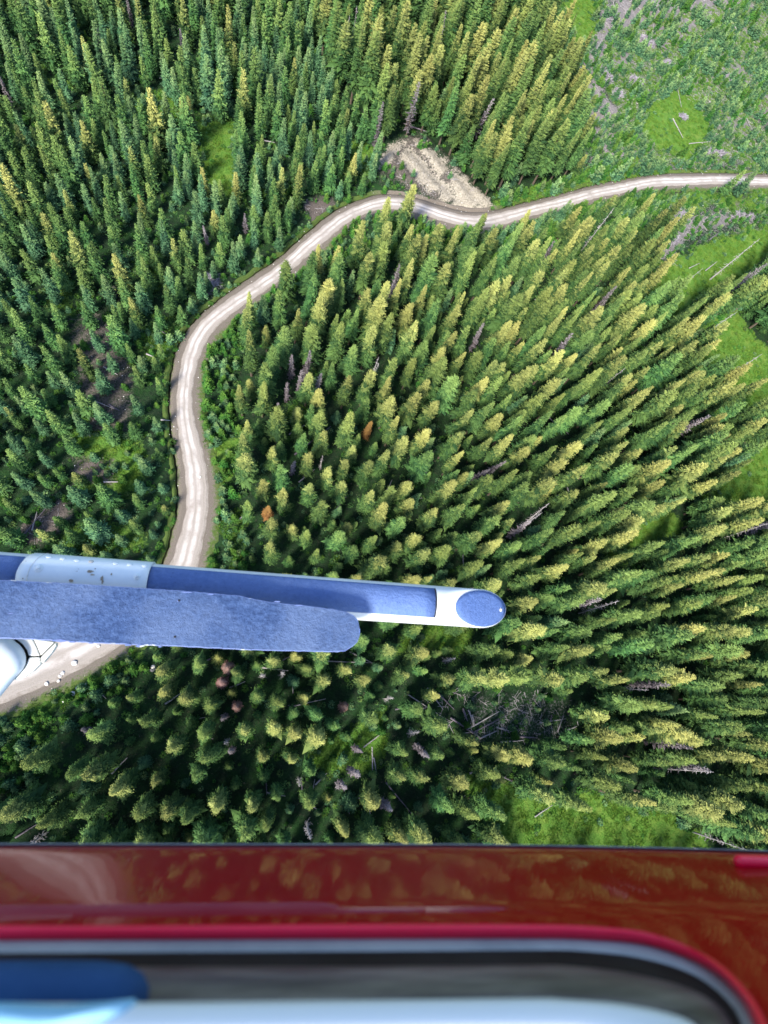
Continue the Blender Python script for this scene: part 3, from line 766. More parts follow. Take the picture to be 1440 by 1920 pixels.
# dead trees: trunk with bare branches, or dry needles
SN = []
for k in range(3):
    bv, bf = snag_geo(50 + k, 15, 60, 1.5); tv, tf = trunk_geo(15, .17, 6, 60 + k, 5)
    SN.append((mk_mesh('dead_branches', bv, bf, [DEAD]), mk_mesh('dead_trunk', tv, tf, [DEAD])))
for t in dead:
    t['desc'] = {'snag': 'bare pale grey dead', 'grey': 'dead purple-grey', 'rust': 'rust-orange dying', 'pink': 'dull pink dead'}[t['c']]
    if t['h'] < 11: t['desc'] = 'short ' + t['desc']
label_all(dead, 'tree')
for k, t in enumerate(dead):
    r = empty('dead_tree', (t['x'], t['y'], t['z']), random.uniform(0, 6.28)); s = t['h'] / 15
    r.rotation_euler[0] = random.gauss(0, .05); r.rotation_euler[1] = random.gauss(0, .05)
    if t['c'] == 'snag': parts = (('trunk', SN[k % 3][1]), ('branches', SN[k % 3][0]))
    else:
        d = TM[('bare' if t['c'] == 'grey' else 'faded', k % 2, t['c'])]; parts = (('trunk', d['trunk']), ('crown', d['crown']))
    for pn, m_ in parts:
        o = bpy.data.objects.new(pn, m_); col.objects.link(o); o.parent = r
        if pn == 'branches': o['kind'] = 'stuff'
    wsc = (s ** .7) * (.9 if t['c'] in ('grey',) else 1.05); r.scale = (wsc, wsc, s)
    tag(r, t['label'], 'dead tree', 'dead and dying trees in the forest')

# ---------------------------------------------------------------- undergrowth, grass, stones, sticks
def clump(seed, n, r, hgt, up_=.5, wid=.35):
    q = random.Random(seed); vs_, fs, tn = [], [], []
    for i in range(n):
        a = q.uniform(0, 6.28); d = r * math.sqrt(q.random()) * .8; z = hgt * (1 - (d / r) ** 2) * q.uniform(.35, 1)
        c = (d * math.cos(a), d * math.sin(a), z); aa = a + q.uniform(-.8, .8); l = r * q.uniform(.25, .5); ww = l * wid
        k = len(vs_); ux = up_ * q.uniform(.2, 1.2)
        vs_ += [(c[0] - math.sin(aa) * ww, c[1] + math.cos(aa) * ww, c[2]), (c[0] + math.sin(aa) * ww, c[1] - math.cos(aa) * ww, c[2]),
                (c[0] + math.cos(aa) * l, c[1] + math.sin(aa) * l, c[2] + l * ux), (c[0], c[1], c[2] + l * .35)]
        fs += [(0 + k, 3 + k, 2 + k), (3 + k, 1 + k, 2 + k)]; b = q.random(); tn += [(z / hgt, b)] * 4
    return vs_, fs, tn
SHR = []
for k, c in enumerate(['green', 'young', 'teal', 'young']):
    v, f, tn = clump(70 + k, 60, .8, .8); SHR.append(mk_mesh('low_shrub', v, f, [FM[c]], tn))
GRM = foliage('meadow_grass', (.045,.13,.015), (.11,.25,.03), (.20,.30,.05), .3, 1.1, .3)
GR = []
for k in range(3):
    v, f, tn = clump(80 + k, 34, .55, .22, 1.3, .16); GR.append(mk_mesh('grass_tuft', v, f, [GRM], tn))
n = 42000
sx_ = rng.uniform(-90, 260, n); sy_ = rng.uniform(-58, 300, n)
ax, ay, _ = w2p(np.stack([sx_, sy_, np.zeros(n)], 1)); kk = (ax > -60) & (ax < 1500) & (ay > -60) & (ay < 1700)
sx_, sy_, ax, ay = sx_[kk], sy_[kk], ax[kk], ay[kk]
zs, rs = height(sx_, sy_); _, _, (a_g, a_d, a_s, a_p) = cover(sx_, sy_)
v1 = rng.random(len(sx_)); clus = wob(sx_ * .8 + 5, sy_ * .8)
m1 = (rs > 1.6) & (a_d < .35) & (a_p < .25) & ((a_g < .6) & (clus + .9 * v1 > .25) | (v1 < .12)) & (a_s < .55) & (inside(LEFT, ax, ay) | inside(EDGE, ax, ay) | inside(EDGE2, ax, ay) | inside(EDGE3, ax, ay) | inside(CUT, ax, ay) | inside(OPEN1, ax, ay) | inside(PITALL, ax, ay) | (v1 < .45) | (rs < 7))
s_ = .45 + .75 * rng.random(m1.sum())
o = gn_instances('undergrowth', np.stack([sx_[m1], sy_[m1], zs[m1] - .05], 1), np.stack([s_, s_, s_ * (.6 + .5 * rng.random(m1.sum()))], 1), rng.uniform(0, 6.28, m1.sum()), rng.integers(0, 4, m1.sum()), SHR)
tag(o, 'low green shrubs and ferns between the trees', 'undergrowth')
m2 = (rs > .9) & (a_g > .3) & (a_p < .3)
idx = np.where(m2)[0]; idx = np.repeat(idx, 4)
gxx = sx_[idx] + rng.uniform(-1.2, 1.2, len(idx)); gyy = sy_[idx] + rng.uniform(-1.2, 1.2, len(idx)); gz, gr_ = height(gxx, gyy)
k2 = gr_ > .8; gxx, gyy, gz = gxx[k2], gyy[k2], gz[k2]; s_ = .6 + .8 * rng.random(len(gxx))
o = gn_instances('grass', np.stack([gxx, gyy, gz - .03], 1), np.stack([s_, s_, s_], 1), rng.uniform(0, 6.28, len(gxx)), rng.integers(0, 3, len(gxx)), GR)
tag(o, 'bright green meadow grass in the forest openings', 'grass')
# stones and sticks
def rock_geo(seed, r=1.):
    q = random.Random(seed); import bmesh
    bm = bmesh.new(); bmesh.ops.create_icosphere(bm, subdivisions=2, radius=r)
    for v in bm.verts: v.co *= 1 + q.uniform(-.16, .16); v.co.z *= .6
    vs_ = [tuple(v.co) for v in bm.verts]; fs = [tuple(v.index for v in f.verts) for f in bm.faces]; bm.free(); return vs_, fs
RK = [mk_mesh('stone', *rock_geo(90 + k), [ROCKM]) for k in range(3)]
m3 = ((a_d > .35) | (a_p > .3) | (rs > .2) & (rs < 2.4)) & (rs > -.3) & (v1 < .5); idx = np.repeat(np.where(m3)[0], 2)
gxx = sx_[idx] + rng.uniform(-1, 1, len(idx)); gyy = sy_[idx] + rng.uniform(-1, 1, len(idx)); gz, gr_ = height(gxx, gyy)
k2 = gr_ > 0; gxx, gyy, gz, gr_ = gxx[k2], gyy[k2], gz[k2], gr_[k2]; gz = np.where(gr_ < 2.6, .02, gz); s_ = .03 + .12 * rng.random(len(gxx)) ** 3
o = gn_instances('gravel', np.stack([gxx, gyy, gz], 1), np.stack([s_, s_, s_], 1), rng.uniform(0, 6.28, len(gxx)), rng.integers(0, 3, len(gxx)), RK)
tag(o, 'loose pale stones along the road edges and bare ground', 'gravel')
def log_geo(L, r0, r1, seed, stubs=8):
    q = random.Random(seed); vs_, fs = [], []; S = 6; seg = 3
    for i in range(seg + 1):
        t = i / seg; rr = r0 * (1 - t) + r1 * t; oy = q.uniform(-.05, .05)
        for j in range(S):
            a = 6.283 * j / S; vs_.append((L * (t - .5), oy + rr * math.cos(a), rr * math.sin(a)))
    for i in range(seg):
        for j in range(S):
            a = i * S + j; b_ = i * S + (j + 1) % S; fs.append((a, b_, b_ + S, a + S))
    fs += [tuple(range(S))[::-1], tuple(range(seg * S, seg * S + S))]
    for i in range(stubs):
        x = q.uniform(-.3, .5) * L; a = q.uniform(0, 6.28); l = q.uniform(.3, .9); k = len(vs_)
        d = (q.uniform(.1, .5), math.cos(a), math.sin(a))
        vs_ += [(x - .05, 0, 0), (x + .05, 0, 0), (x, .05, .05), (x + d[0] * l, d[1] * l, d[2] * l)]
        fs += [(k, k + 1, k + 3), (k + 1, k + 2, k + 3), (k + 2, k, k + 3)]
    return vs_, fs
LGL = [mk_mesh('log_pale', *log_geo(10, .20, .07, 100 + k), [DEAD]) for k in range(3)]
LGD = [mk_mesh('log_dark', *log_geo(10, .22, .08, 110 + k, 14), [DEADP]) for k in range(3)]
STK = [mk_mesh('stick', *log_geo(2.2, .055, .03, 120 + k, 2), [DEAD]) for k in range(3)]
m4 = (a_s > .3) & (v1 < .55) | (a_d > .5) & (v1 < .2) | inside(JUMB, ax, ay) & (v1 < .5); idx = np.repeat(np.where(m4 & (rs > 1.5))[0], 3)
gxx = sx_[idx] + rng.uniform(-1.2, 1.2, len(idx)); gyy = sy_[idx] + rng.uniform(-1.2, 1.2, len(idx)); gz, gr_ = height(gxx, gyy); s_ = .4 + .9 * rng.random(len(gxx))
o = gn_instances('slash_debris', np.stack([gxx, gyy, gz + .08], 1), np.stack([s_, s_, s_], 1), [(0, random.uniform(-.2, .2), random.uniform(0, 6.28)) for _ in gxx], rng.integers(0, 3, len(gxx)), STK)
tag(o, 'grey branches and sticks left lying on the cut ground', 'debris')

# fallen logs: two ends in the photo
LOGS = [((866,1328),(876,1355)),((876,1330),(888,1362)),((884,1340),(888,1358)),((884,1374),(952,1340)),((874,1368),(935,1334)),((898,1385),(930,1370)),((842,1345),(900,1384)),
 ((932,1364),(960,1372)),((1012,1355),(1062,1348)),((1046,1372),(1058,1342)),((1076,1345),(1100,1343)),((1080,1338),(1084,1360)),((1064,1369),(1082,1362)),((975,1382),(1010,1384)),
 ((940,1392),(985,1388)),((910,1398),(955,1412)),((1030,1360),(1036,1340)),((1116,1290),(1150,1278)),((610,1240),(700,1243)),((655,1222),(700,1245)),((520,1243),(545,1230)),((480,1250),(540,1258)),
 ((697,1400),(698,1480)),((498,1440),(500,1490)),((500,1485),(535,1492)),((584,1492),(590,1460)),((565,1462),(568,1505)),((690,1500),(694,1540)),((660,1498),(695,1490)),((590,1470),(612,1448)),
 ((722,1466),(775,1530)),((570,1500),(600,1520)),((545,1325),(610,1310)),((556,1330),(540,1322)),((548,1276),(549,1300)),((578,1360),(582,1375)),((370,1245),(410,1230)),((430,1290),(460,1278)),((370,1376),(400,1385)),
 ((888,1158),(930,1175)),((900,1260),(960,1257)),((925,1005),(945,1040)),((866,1040),(868,1070)),((905,1042),(918,1030)),((448,975),(470,958)),((542,815),(580,792)),((552,852),(620,800)),((720,930),(735,900)),
 ((786,862),(800,892)),((770,885),(790,880)),((800,865),(815,845)),((760,945),(790,935)),((960,920),(1000,922)),((1040,890),(1090,892)),((1050,870),(1060,840)),((1085,885),(1110,870)),((1120,870),(1135,840)),
 ((1062,915),(1070,940)),((1050,905),(1065,935)),((1040,930),(1075,925)),((975,670),(990,700)),((1000,565),(1012,590)),((985,690),(1010,700)),((830,500),(850,470)),((1015,770),(1045,800)),((1045,790),(1065,815)),
 ((590,540),(600,560)),((690,480),(700,520)),((195,690),(222,705)),((275,665),(290,672)),((292,615),(312,628)),((302,788),(320,790)),((195,905),(225,905)),((205,760),(225,772)),((170,750),(215,768)),((165,805),(170,820)),
 ((40,1010),(95,940)),((60,995),(70,960)),((300,150),(315,140)),((350,100),(356,130)),((118,62),(128,68)),((495,265),(515,270)),((880,430),(900,432)),((770,240),(805,252)),((1265,145),(1275,205)),((1138,75),(1158,30)),((1146,30),(1160,45)),((1150,0),(1160,35)),
 ((1115,100),(1130,72)),((1222,62),(1227,40)),((1240,85),(1258,95)),((1260,225),(1278,262)),((1146,285),(1155,250)),((1170,230),(1173,210)),((1290,272),(1330,268)),((1300,100),(1310,118)),((1390,330),(1410,325)),((1370,40),(1385,60)),
 ((1395,210),(1405,240)),((1330,190),(1345,210)),((1090,115),(1110,145)),((1205,60),(1212,80)),((1300,25),(1315,15)),((1330,450),(1346,438)),((1320,510),(1345,490)),((1290,505),(1310,495)),((1240,420),(1280,398)),((1225,445),(1250,415)),((1270,410),(1300,400)),
 ((680,1400),(720,1370)),((740,1330),(775,1322)),((770,1340),(800,1325)),((800,1290),(830,1330)),((820,1300),(850,1330)),((760,1300),(830,1345)),((700,1420),(705,1450)),((640,1500),(655,1525)),((840,1520),(870,1490)),((1000,1530),(1035,1508)),((1005,1500),(1012,1485)),
 ((930,1450),(960,1465)),((1300,1590),(1340,1600)),((880,1450),(910,1440)),((1290,1310),(1330,1300)),((1140,640),(1160,600)),((560,905),(590,880)),((625,960),(650,930)),((310,1320),(340,1300)),((350,1350),(385,1345)),((210,1450),(240,1420)),((30,1570),(70,1545)),((180,1290),(200,1310))]
logs = []
for k, (a, b_) in enumerate(LOGS):
    A, B = p2w(*a), p2w(*b_); L = float(np.hypot(*(B - A)[:2])); mid = (A + B) / 2
    z = float(height([mid[0]], [mid[1]])[0][0])
    dark = (k * 7) % 10 < 3
    logs.append(dict(x=mid[0], y=mid[1], z=z + .25 + .25 * random.random(), L=L, a=math.atan2(B[1]-A[1], B[0]-A[0]), mx=(a[0]+b_[0])/2, my=(a[1]+b_[1])/2,
        dark=dark, k=k, desc=('dark ' if dark else 'pale ') + ('short' if L < 4.5 else 'long')))
label_all(logs, 'fallen log')
for t in logs:
    o = bpy.data.objects.new('fallen_log', (LGD if t['dark'] else LGL)[t['k'] % 3]); col.objects.link(o)
    o.location = (t['x'], t['y'], t['z']); o.rotation_euler = (random.uniform(0, 6), random.gauss(0, .03), t['a']); w_ = random.uniform(.75, 1.2)
    o.scale = (t['L'] / 10, w_, w_); tag(o, t['label'], 'log', 'fallen logs on the forest floor')
# boulders beside the road
BO = [(140,1243,.55,'largest'),(118,1262,.38,''),(113,1268,.33,''),(110,1277,.30,''),(88,1282,.38,''),(144,1290,.25,''),(160,1284,.25,''),(185,1211,.35,''),(120,1314,.3,''),(137,1300,.45,''),(287,1250,.4,''),(1316,384,.6,''),(1175,347,.3,''),(375,895,.28,'')]
bl = [dict(mx=a, my=b, s=s, desc=('large ' if s > .42 else 'small ') + 'pale') for a, b, s, _ in BO]
label_all(bl, 'boulder')
for k, t in enumerate(bl):
    p = p2w(t['mx'], t['my']); z, rd = height([p[0]], [p[1]])
    o = bpy.data.objects.new('boulder', RK[k % 3]); col.objects.link(o); o.location = (p[0], p[1], (.1 if rd[0] < 2.6 else z[0]) + t['s'] * .2)
    o.rotation_euler = (.2, .1, k * 1.3); o.scale = (t['s'] * 1.15, t['s'], t['s']); tag(o, t['label'], 'boulder', 'pale boulders beside the road')
# slash heaps: grey brush piles on the clearcut
def heap(px, py, rx, ry, hgt, n, label, seed):
    q = random.Random(seed); c = p2w(px, py); z0 = float(height([c[0]], [c[1]])[0][0]); vs_, fs = [], []
    for i in range(n):
        a = q.uniform(0, 6.28); d = math.sqrt(q.random()); x, y = d * rx * math.cos(a), d * ry * math.sin(a); z = hgt * (1 - d * d) * q.uniform(.5, 1)
        L = q.uniform(.8, 2.6); th = q.uniform(0, 3.14); ti = q.gauss(0, .3); r = q.uniform(.04, .09)
        u = Vector((math.cos(th) * math.cos(ti), math.sin(th) * math.cos(ti), math.sin(ti))); s_ = u.cross(Vector((0, 0, 1))).normalized() * r; t_ = u.cross(s_).normalized() * r
        k = len(vs_); m_ = Vector((x, y, z + .1))
        for e in (-.5, .5):
            for v in (s_, t_, -s_ - t_): vs_.append(tuple(m_ + u * L * e + v * (1.2 if e < 0 else .7)))
        fs += [(k, k+1, k+4, k+3), (k+1, k+2, k+5, k+4), (k+2, k, k+3, k+5), (k, k+2, k+1), (k+3, k+4, k+5)]
    o = mesh_obj('brush_pile', vs_, fs, SLM); o.location = (c[0], c[1], z0); tag(o, label, 'brush pile', 'grey brush piles on the cut ground'); return o
SLM = flat_mat('lilac_grey_brush', (.20,.185,.225), (.46,.43,.485), 1.3)
for k, (px, py, rx, ry, hg, n_, lb) in enumerate([(1252,440,4.2,6.0,1.6,900,'big lilac-grey heap of brush in the clearing below the road'),
    (1265,398,6,2.6,1.0,500,'long low grey brush heap above the big lilac heap'),
    (1145,35,4,5,1.0,400,'grey brush heap near the top left of the clearcut'),(1215,75,4,4,1.0,350,'grey brush heap below the clearcut\'s top edge'),
    (1135,145,3,5,1.0,350,'grey brush heap beside the tall stand\'s upper border'),(1190,155,3.4,3.4,.9,300,'brush heap just left of the bright clearcut grass'),
    (1158,175,3,3,.9,260,'small brush heap beside the middle of the stand\'s border'),(1160,285,3,2.5,.8,260,'brush heap close to the road\'s upper bank'),
    (1255,117,2.4,2,.8,200,'small round brush heap in the middle of the clearcut'),(1280,220,1.8,1.6,.8,150,'tiny brush heap in the bright clearcut grass'),
    (1340,285,7,2,.8,400,'long brush strip along the road at far right'),(1365,145,2.5,2,.8,180,'little brush heap in the clearcut\'s right part'),(1395,405,5,2,.8,300,'brush strip below the road at far right'),(1330,45,4,2.5,.8,260,'wide brush heap at the clearcut\'s top edge'),
    (395,525,2.4,2,.7,160,'brush heap left of the road above its first bend')]):
    heap(px, py, rx, ry, hg, n_, lb, 200 + k)

# ---------------------------------------------------------------- helicopter: landing skid, step and door sill
heli = empty('helicopter', V(720, 1500, .6))
tag(heli, 'red helicopter seen from its door, with white landing skid and blue anti-slip step', 'helicopter')
def hobj(name, vs_, fs, mat, smooth=False, parent=None):
    parent = parent or heli
    o = mesh_obj(name, vs_, fs, mat, smooth=smooth)
    o.parent = parent; o.matrix_parent_inverse = Matrix.Translation(-Vector(heli.location)) if parent is heli else Matrix.Translation(-Vector(heli.location)) @ Matrix.Identity(4)
    return o
def own(o):        # geometry was written in world space: undo the parent's location
    return o
WHITE = None
def paint(name, lo, hi, scale, rough, chips=None, bmp=.0004, spec=.5):
    m, t, b = nmat(name, rough, spec)
    tc = node(t, 'ShaderNodeTexCoord'); f = noise(t, scale, 6, .7, tc.outputs['Object'])
    c = ramp(t, f, [(.32, lo), (.68, hi)])
    if chips:
        v = noise(t, chips[0], 3, .6, tc.outputs['Object'])
        k = ramp(t, v, [(chips[1], (0,)*3), (chips[1] + .02, (1,)*3)]); c = mix(t, k, c, chips[2])
    t.links.new(c, b.inputs['Base Color']); bump(t, b, f, bmp, .6); return m
WHITE = paint('skid_white_paint', (.62,.66,.72), (.78,.81,.85), 9, .35, (38, .735, (.12,.11,.12)))
CREAM = paint('fairing_white_paint', (.66,.68,.66), (.80,.81,.78), 7, .35)
def grit(name, lo, hi, light, big):
    m, t, b = nmat(name, .8, .3)
    tc = node(t, 'ShaderNodeTexCoord'); co = tc.outputs['Object']
    mp = node(t, 'ShaderNodeMapping'); t.links.new(co, mp.inputs[0]); mp.inputs['Scale'].default_value = (1, 1.25, 1.25)
    f = noise(t, 55, 5, .75, mp.outputs[0]); f2 = noise(t, 210, 3, .6, co); g = noise(t, big, 4, .55, co)
    c = ramp(t, f, [(.28, lo), (.6, hi), (.85, light)])
    c = mix(t, mth(t, 'MULTIPLY', ramp(t, g, [(.42, (0,)*3), (.7, (1,)*3)]), .6), c, light)
    sp = ramp(t, noise(t, 120, 2, .5, co), [(.72, (0,)*3), (.76, (1,)*3)])
    c = mix(t, mth(t, 'MULTIPLY', sp, .7), c, (.03,.04,.10))
    t.links.new(c, b.inputs['Base Color'])
    bump(t, b, mth(t, 'ADD', mth(t, 'MULTIPLY', f, 1.0), mth(t, 'MULTIPLY', f2, .35)), .008, 1.0); return m
GRIT = grit('step_antislip_coating', (.012,.032,.105), (.050,.098,.240), (.135,.195,.345), 4)
EDGEM = paint('worn_step_edge', (.10,.15,.36), (.16,.22,.46), 14, .6, (22, .62, (.50,.54,.60)))
TAPE = grit('skid_antislip_tape', (.065,.125,.33), (.10,.18,.44), (.17,.25,.48), 3)

DT = 1.90
# tube frame
A0, A1 = V(-160, 1066, DT), V(902, 1141, DT)
axv = (A1 - A0).normalized()
camp = Vector((0, 0, H))
ref = V(560, 1118, DT); vw = (camp - ref); vw = (vw - axv * vw.dot(axv)).normalized(); sdv = axv.cross(vw)
zc = w2p(np.array(ref))[2][0]; RT = 37.0 * zc / F
if (w2p(np.array(ref + sdv * .05))[1][0]) < 1118: sdv = -sdv        # sdv points down in the photo
def axpos(px):                      # distance along the axis of the pixel column
    lo_, hi_ = 0., (A1 - A0).length * 1.3
    for _ in range(40):
        m_ = (lo_ + hi_) / 2
        if w2p(np.array(A0 + axv * m_))[0][0] < px: lo_ = m_
        else: hi_ = m_
    return lo_
def shell(name, x0, x1, r, th0, th1, n=24, mat=None, segs=12, thick=.0015, f0=None, f1=None, caps=True, dome=0.):
    """part of a tube round the skid axis; th in degrees from the side facing the camera"""
    vs_, fs = [], []; full = th1 - th0 >= 359.9
    s0, s1 = axpos(x0), axpos(x1)
    for i in range(segs + 1):
        for j in range(n + 1):
            th = math.radians(th0 + (th1 - th0) * j / n); a = s0 + (f0(th) if f0 else 0); b_ = s1 + (f1(th) if f1 else 0)
            s = a + (b_ - a) * i / segs
            vs_.append(A0 + axv * s + (vw * math.cos(th) + sdv * math.sin(th)) * r)
    for i in range(segs):
        for j in range(n):
            a = i * (n + 1) + j; fs.append((a, a + 1, a + n + 2, a + n + 1))
    o = hobj(name, vs_, fs, mat, True)
    md = o.modifiers.new('thick', 'SOLIDIFY'); md.thickness = thick; md.offset = 0
    return o
cut = 70.0 * zc / F      # half length of the slanted end
s_c = axpos(902)
tube = shell('skid_tube', -160, 902, RT, -180, 180, 48, WHITE, 30, .004, f1=lambda th: -cut * math.cos(th))
# slanted end cap plate with its white rim
def endcap(name, rr, off, mat):
    vs_ = []; nrmv = (axv * RT + vw * cut).normalized()
    vs_.append(A0 + axv * s_c + nrmv * (off + .006))
    K = 5; N_ = 48
    for q in range(1, K + 1):
        for j in range(N_):
            th = 2 * math.pi * j / N_; e = rr * q / K
            vs_.append(A0 + axv * (s_c - cut * e * math.cos(th)) + (vw * math.cos(th) + sdv * math.sin(th)) * RT * e + nrmv * (off + .006 * (1 - (q / K) ** 2)))
    fs = [(0, 1 + j, 1 + (j + 1) % N_) for j in range(N_)]
    for q in range(K - 1):
        for j in range(N_):
            a = 1 + q * N_ + j; b_ = 1 + q * N_ + (j + 1) % N_; fs.append((a, a + N_, b_ + N_, b_))
    o = hobj(name, vs_, fs, mat, True); md = o.modifiers.new('thick', 'SOLIDIFY'); md.thickness = .003; return o
endcap('end_plate', 1.0, .0, WHITE)
endcap('end_cap', .965, .004, TAPE)
# bolt in the end cap
def stud(name, centre, nv, r, hgt, mat, parent=None, N_=12):
    nv = nv.normalized(); u = nv.orthogonal().normalized(); w3 = nv.cross(u); vs_ = []
    for (rr, hh) in ((1, 0), (1, .45), (.75, .85), (.3, 1)):
        for j in range(N_):
            a = 6.283 * j / N_; vs_.append(centre + (u * math.cos(a) + w3 * math.sin(a)) * r * rr + nv * hgt * hh)
    fs = [tuple(range(3 * N_, 4 * N_))]
    for i in range(3):
        for j in range(N_): a = i * N_ + j; b_ = i * N_ + (j + 1) % N_; fs.append((a, b_, b_ + N_, a + N_))
    return hobj(name, vs_, fs, mat, True)
STEEL = paint('bolt_steel', (.35,.35,.34), (.62,.60,.56), 40, .4)
DARK = flat_mat('black_rubber', (.008,.008,.010), (.02,.02,.024), 20, .6)
nrmv = (axv * RT + vw * cut).normalized()
capc = V(936, 1143, DT - .03)
hit = A0 + axv * s_c
dcap = (hit - camp).dot(nrmv) / ((capc - camp).dot(nrmv)); cpt = camp + (capc - camp) * dcap
stud('cap_washer', cpt + nrmv * .004, nrmv, .011, .003, WHITE); stud('cap_bolt', cpt + nrmv * .006, nrmv, .006, .006, STEEL)
# anti-slip tape in two lengths, then the bolted sleeve
shell('antislip_tape', 284, 806, RT + .0022, -57, 37, 20, TAPE, 20, .002)
shell('antislip_tape', -160, 52, RT + .0022, -57, 37, 20, TAPE, 8, .002)
shell('tape_edge', 806, 808.5, RT + .0026, -57, 37, 20, DARK, 2, .002)
SLV = paint('sleeve_pale_paint', (.72,.80,.86), (.82,.88,.92), 10, .3, (30, .70, (.16,.14,.12)))
bowf = lambda th: .018 * abs(math.sin(th)) ** 2
slv = shell('sleeve', 50, 284, RT + .006, -120, 110, 30, SLV, 12, .004, f0=bowf)
shell('sleeve_seam', 70, 71.5, RT + .0085, -110, 100, 24, CREAM, 2, .002, f0=bowf, f1=bowf)
def on_tube(px, py, extra=.006):
    """point of the tube's skin under a pixel"""
    s = axpos(px); c = A0 + axv * s
    cy = w2p(np.array(c))[1][0]; q = max(-.97, min(.97, (py - cy) * zc / F / (RT + extra)))
    th = math.asin(q); nv = vw * math.cos(th) + sdv * math.sin(th)
    return c + nv * (RT + extra), nv
for (bx_, by_, rr, mt) in ((95,1049,.0085,SLV),(121,1052,.0085,SLV),(148,1055,.0085,SLV),(174,1057,.0075,STEEL),(219,1060,.0085,SLV),(245,1062,.0085,SLV),(272,1064,.0085,SLV),(87,1069,.0125,SLV),(265,1083,.0110,SLV)):
    p, nv = on_tube(bx_, by_, .008); stud('bolt', p, nv, rr, .003, mt)
    if rr > .01: stud('bolt_head', p + nv * .0045, nv, rr * .5, .005, mt)
# worn chips on the sleeve where the paint is gone
CH = paint('bare_rusty_metal', (.20,.15,.10), (.45,.38,.28), 60, .5)
for (x_, y_, w_, h_) in ((180,1074,7,2.5),(186,1080,5,1.5),(150,1090,4,3),(204,1086,3,5),(219,1079,2,2),(206,1092,2,4)):
    vs_ = []
    for j in range(9):
        a = j / 9 * 6.283; k = random.uniform(.6, 1.1); p, nv = on_tube(x_ + w_ * k * math.cos(a), y_ + h_ * k * math.sin(a), .0095); vs_.append(p)
    o = hobj('paint_chip', vs_, [tuple(range(9))], CH)
    md = o.modifiers.new('thick', 'SOLIDIFY'); md.thickness = .0006

# foot step board in front of the tube (nearer the camera)
import bmesh
def plate(name, pts, D, thick, mat, side=None, bev=.003, rough_edge=0., Dfun=None, sub=0):
    bm = bmesh.new(); q = random.Random(len(pts) * 7 + int(pts[0][0]))
    P = []
    for i in range(len(pts)):
        a, b_ = pts[i], pts[(i + 1) % len(pts)]; L = math.hypot(b_[0]-a[0], b_[1]-a[1]); n_ = max(1, int(L / 7)) if rough_edge else 1
        for k in range(n_):
            t = k / n_; P.append((a[0] + (b_[0]-a[0]) * t + q.gauss(0, rough_edge), a[1] + (b_[1]-a[1]) * t + q.gauss(0, rough_edge)))
    vs_ = [bm.verts.new(V(x, y, Dfun(x, y) if Dfun else D)) for x, y in P]
    f = bm.faces.new(vs_); f.normal_update()
    if f.normal.z < 0: f.normal_flip()
    r_ = bmesh.ops.extrude_face_region(bm, geom=[f]); nv = [v for v in r_['geom'] if isinstance(v, bmesh.types.BMVert)]
    for v in nv: v.co.z -= thick
    bmesh.ops.recalc_face_normals(bm, faces=bm.faces)
    top = [f_ for f_ in bm.faces if abs(f_.normal.z) > .7]
    for f_ in bm.faces: f_.material_index = 0 if f_ in top else (1 if side else 0)
    me_ = bpy.data.meshes.new(name); bm.to_mesh(me_); bm.free()
    me_.materials.append(mat)
    if side: me_.materials.append(side)
    o = bpy.data.objects.new(name, me_); col.objects.link(o); o.parent = heli; o.matrix_parent_inverse = Matrix.Translation(-Vector(heli.location))
    if bev:
        md = o.modifiers.new('bevel', 'BEVEL'); md.width = bev; md.segments = 2; md.limit_method = 'ANGLE'; md.angle_limit = .9
        if side: md.material = 1
    return o
STEPP = [(-160,1082),(0,1087),(120,1093),(260,1102),(350,1108),(450,1117),(500,1128),(570,1135),(628,1143),(650,1147),(664,1154),(671,1163),(674,1176),(674,1194),(670,1204),(662,1212),(650,1219),(634,1222.5),(560,1221),(470,1219),(340,1212),(200,1207),(60,1199),(-160,1191)]
stp = plate('foot_step', STEPP, 1.74, .012, GRIT, EDGEM, .0018, .28)
# a lower lip of the step, visible as a thin dark underside
plate('step_underframe', [(-160,1100),(200,1115),(560,1150),(655,1175),(655,1205),(560,1212),(200,1200),(-160,1186)], 1.765, .02, DARK, None, .002)
# pale chips along the edges of the step
rr_ = random.Random(5)
for (x_, y_, L_, h_) in ((112,1201,14,3),(135,1204,8,2),(170,1206,5,1.5),(240,1209.5,8,2),(262,1211,9,2.5),(300,1212.5,4,1.4),(333,1127,1.5,1.5),(350,1110.5,10,1.2),(395,1114,7,1.2),(520,1128,7,1),(640,1220.5,10,1.2),(674,1185,1.2,9),(560,1135,9,1),(20,1150,5,1)):
    pts_ = [(x_ + L_ * rr_.uniform(.7, 1.1) * math.cos(j / 9 * 6.283), y_ + h_ * rr_.uniform(.6, 1.1) * math.sin(j / 9 * 6.283)) for j in range(9)]
    plate('worn_patch', pts_, 1.7385, .0015, EDGEM if h_ < 7 else TAPE, None, 0)
for (x_, y_) in ((336,1126),(328,1194)):
    stud('rivet', V(x_, y_, 1.7395), Vector((0, 0, 1)), .0035, .002, DARK)

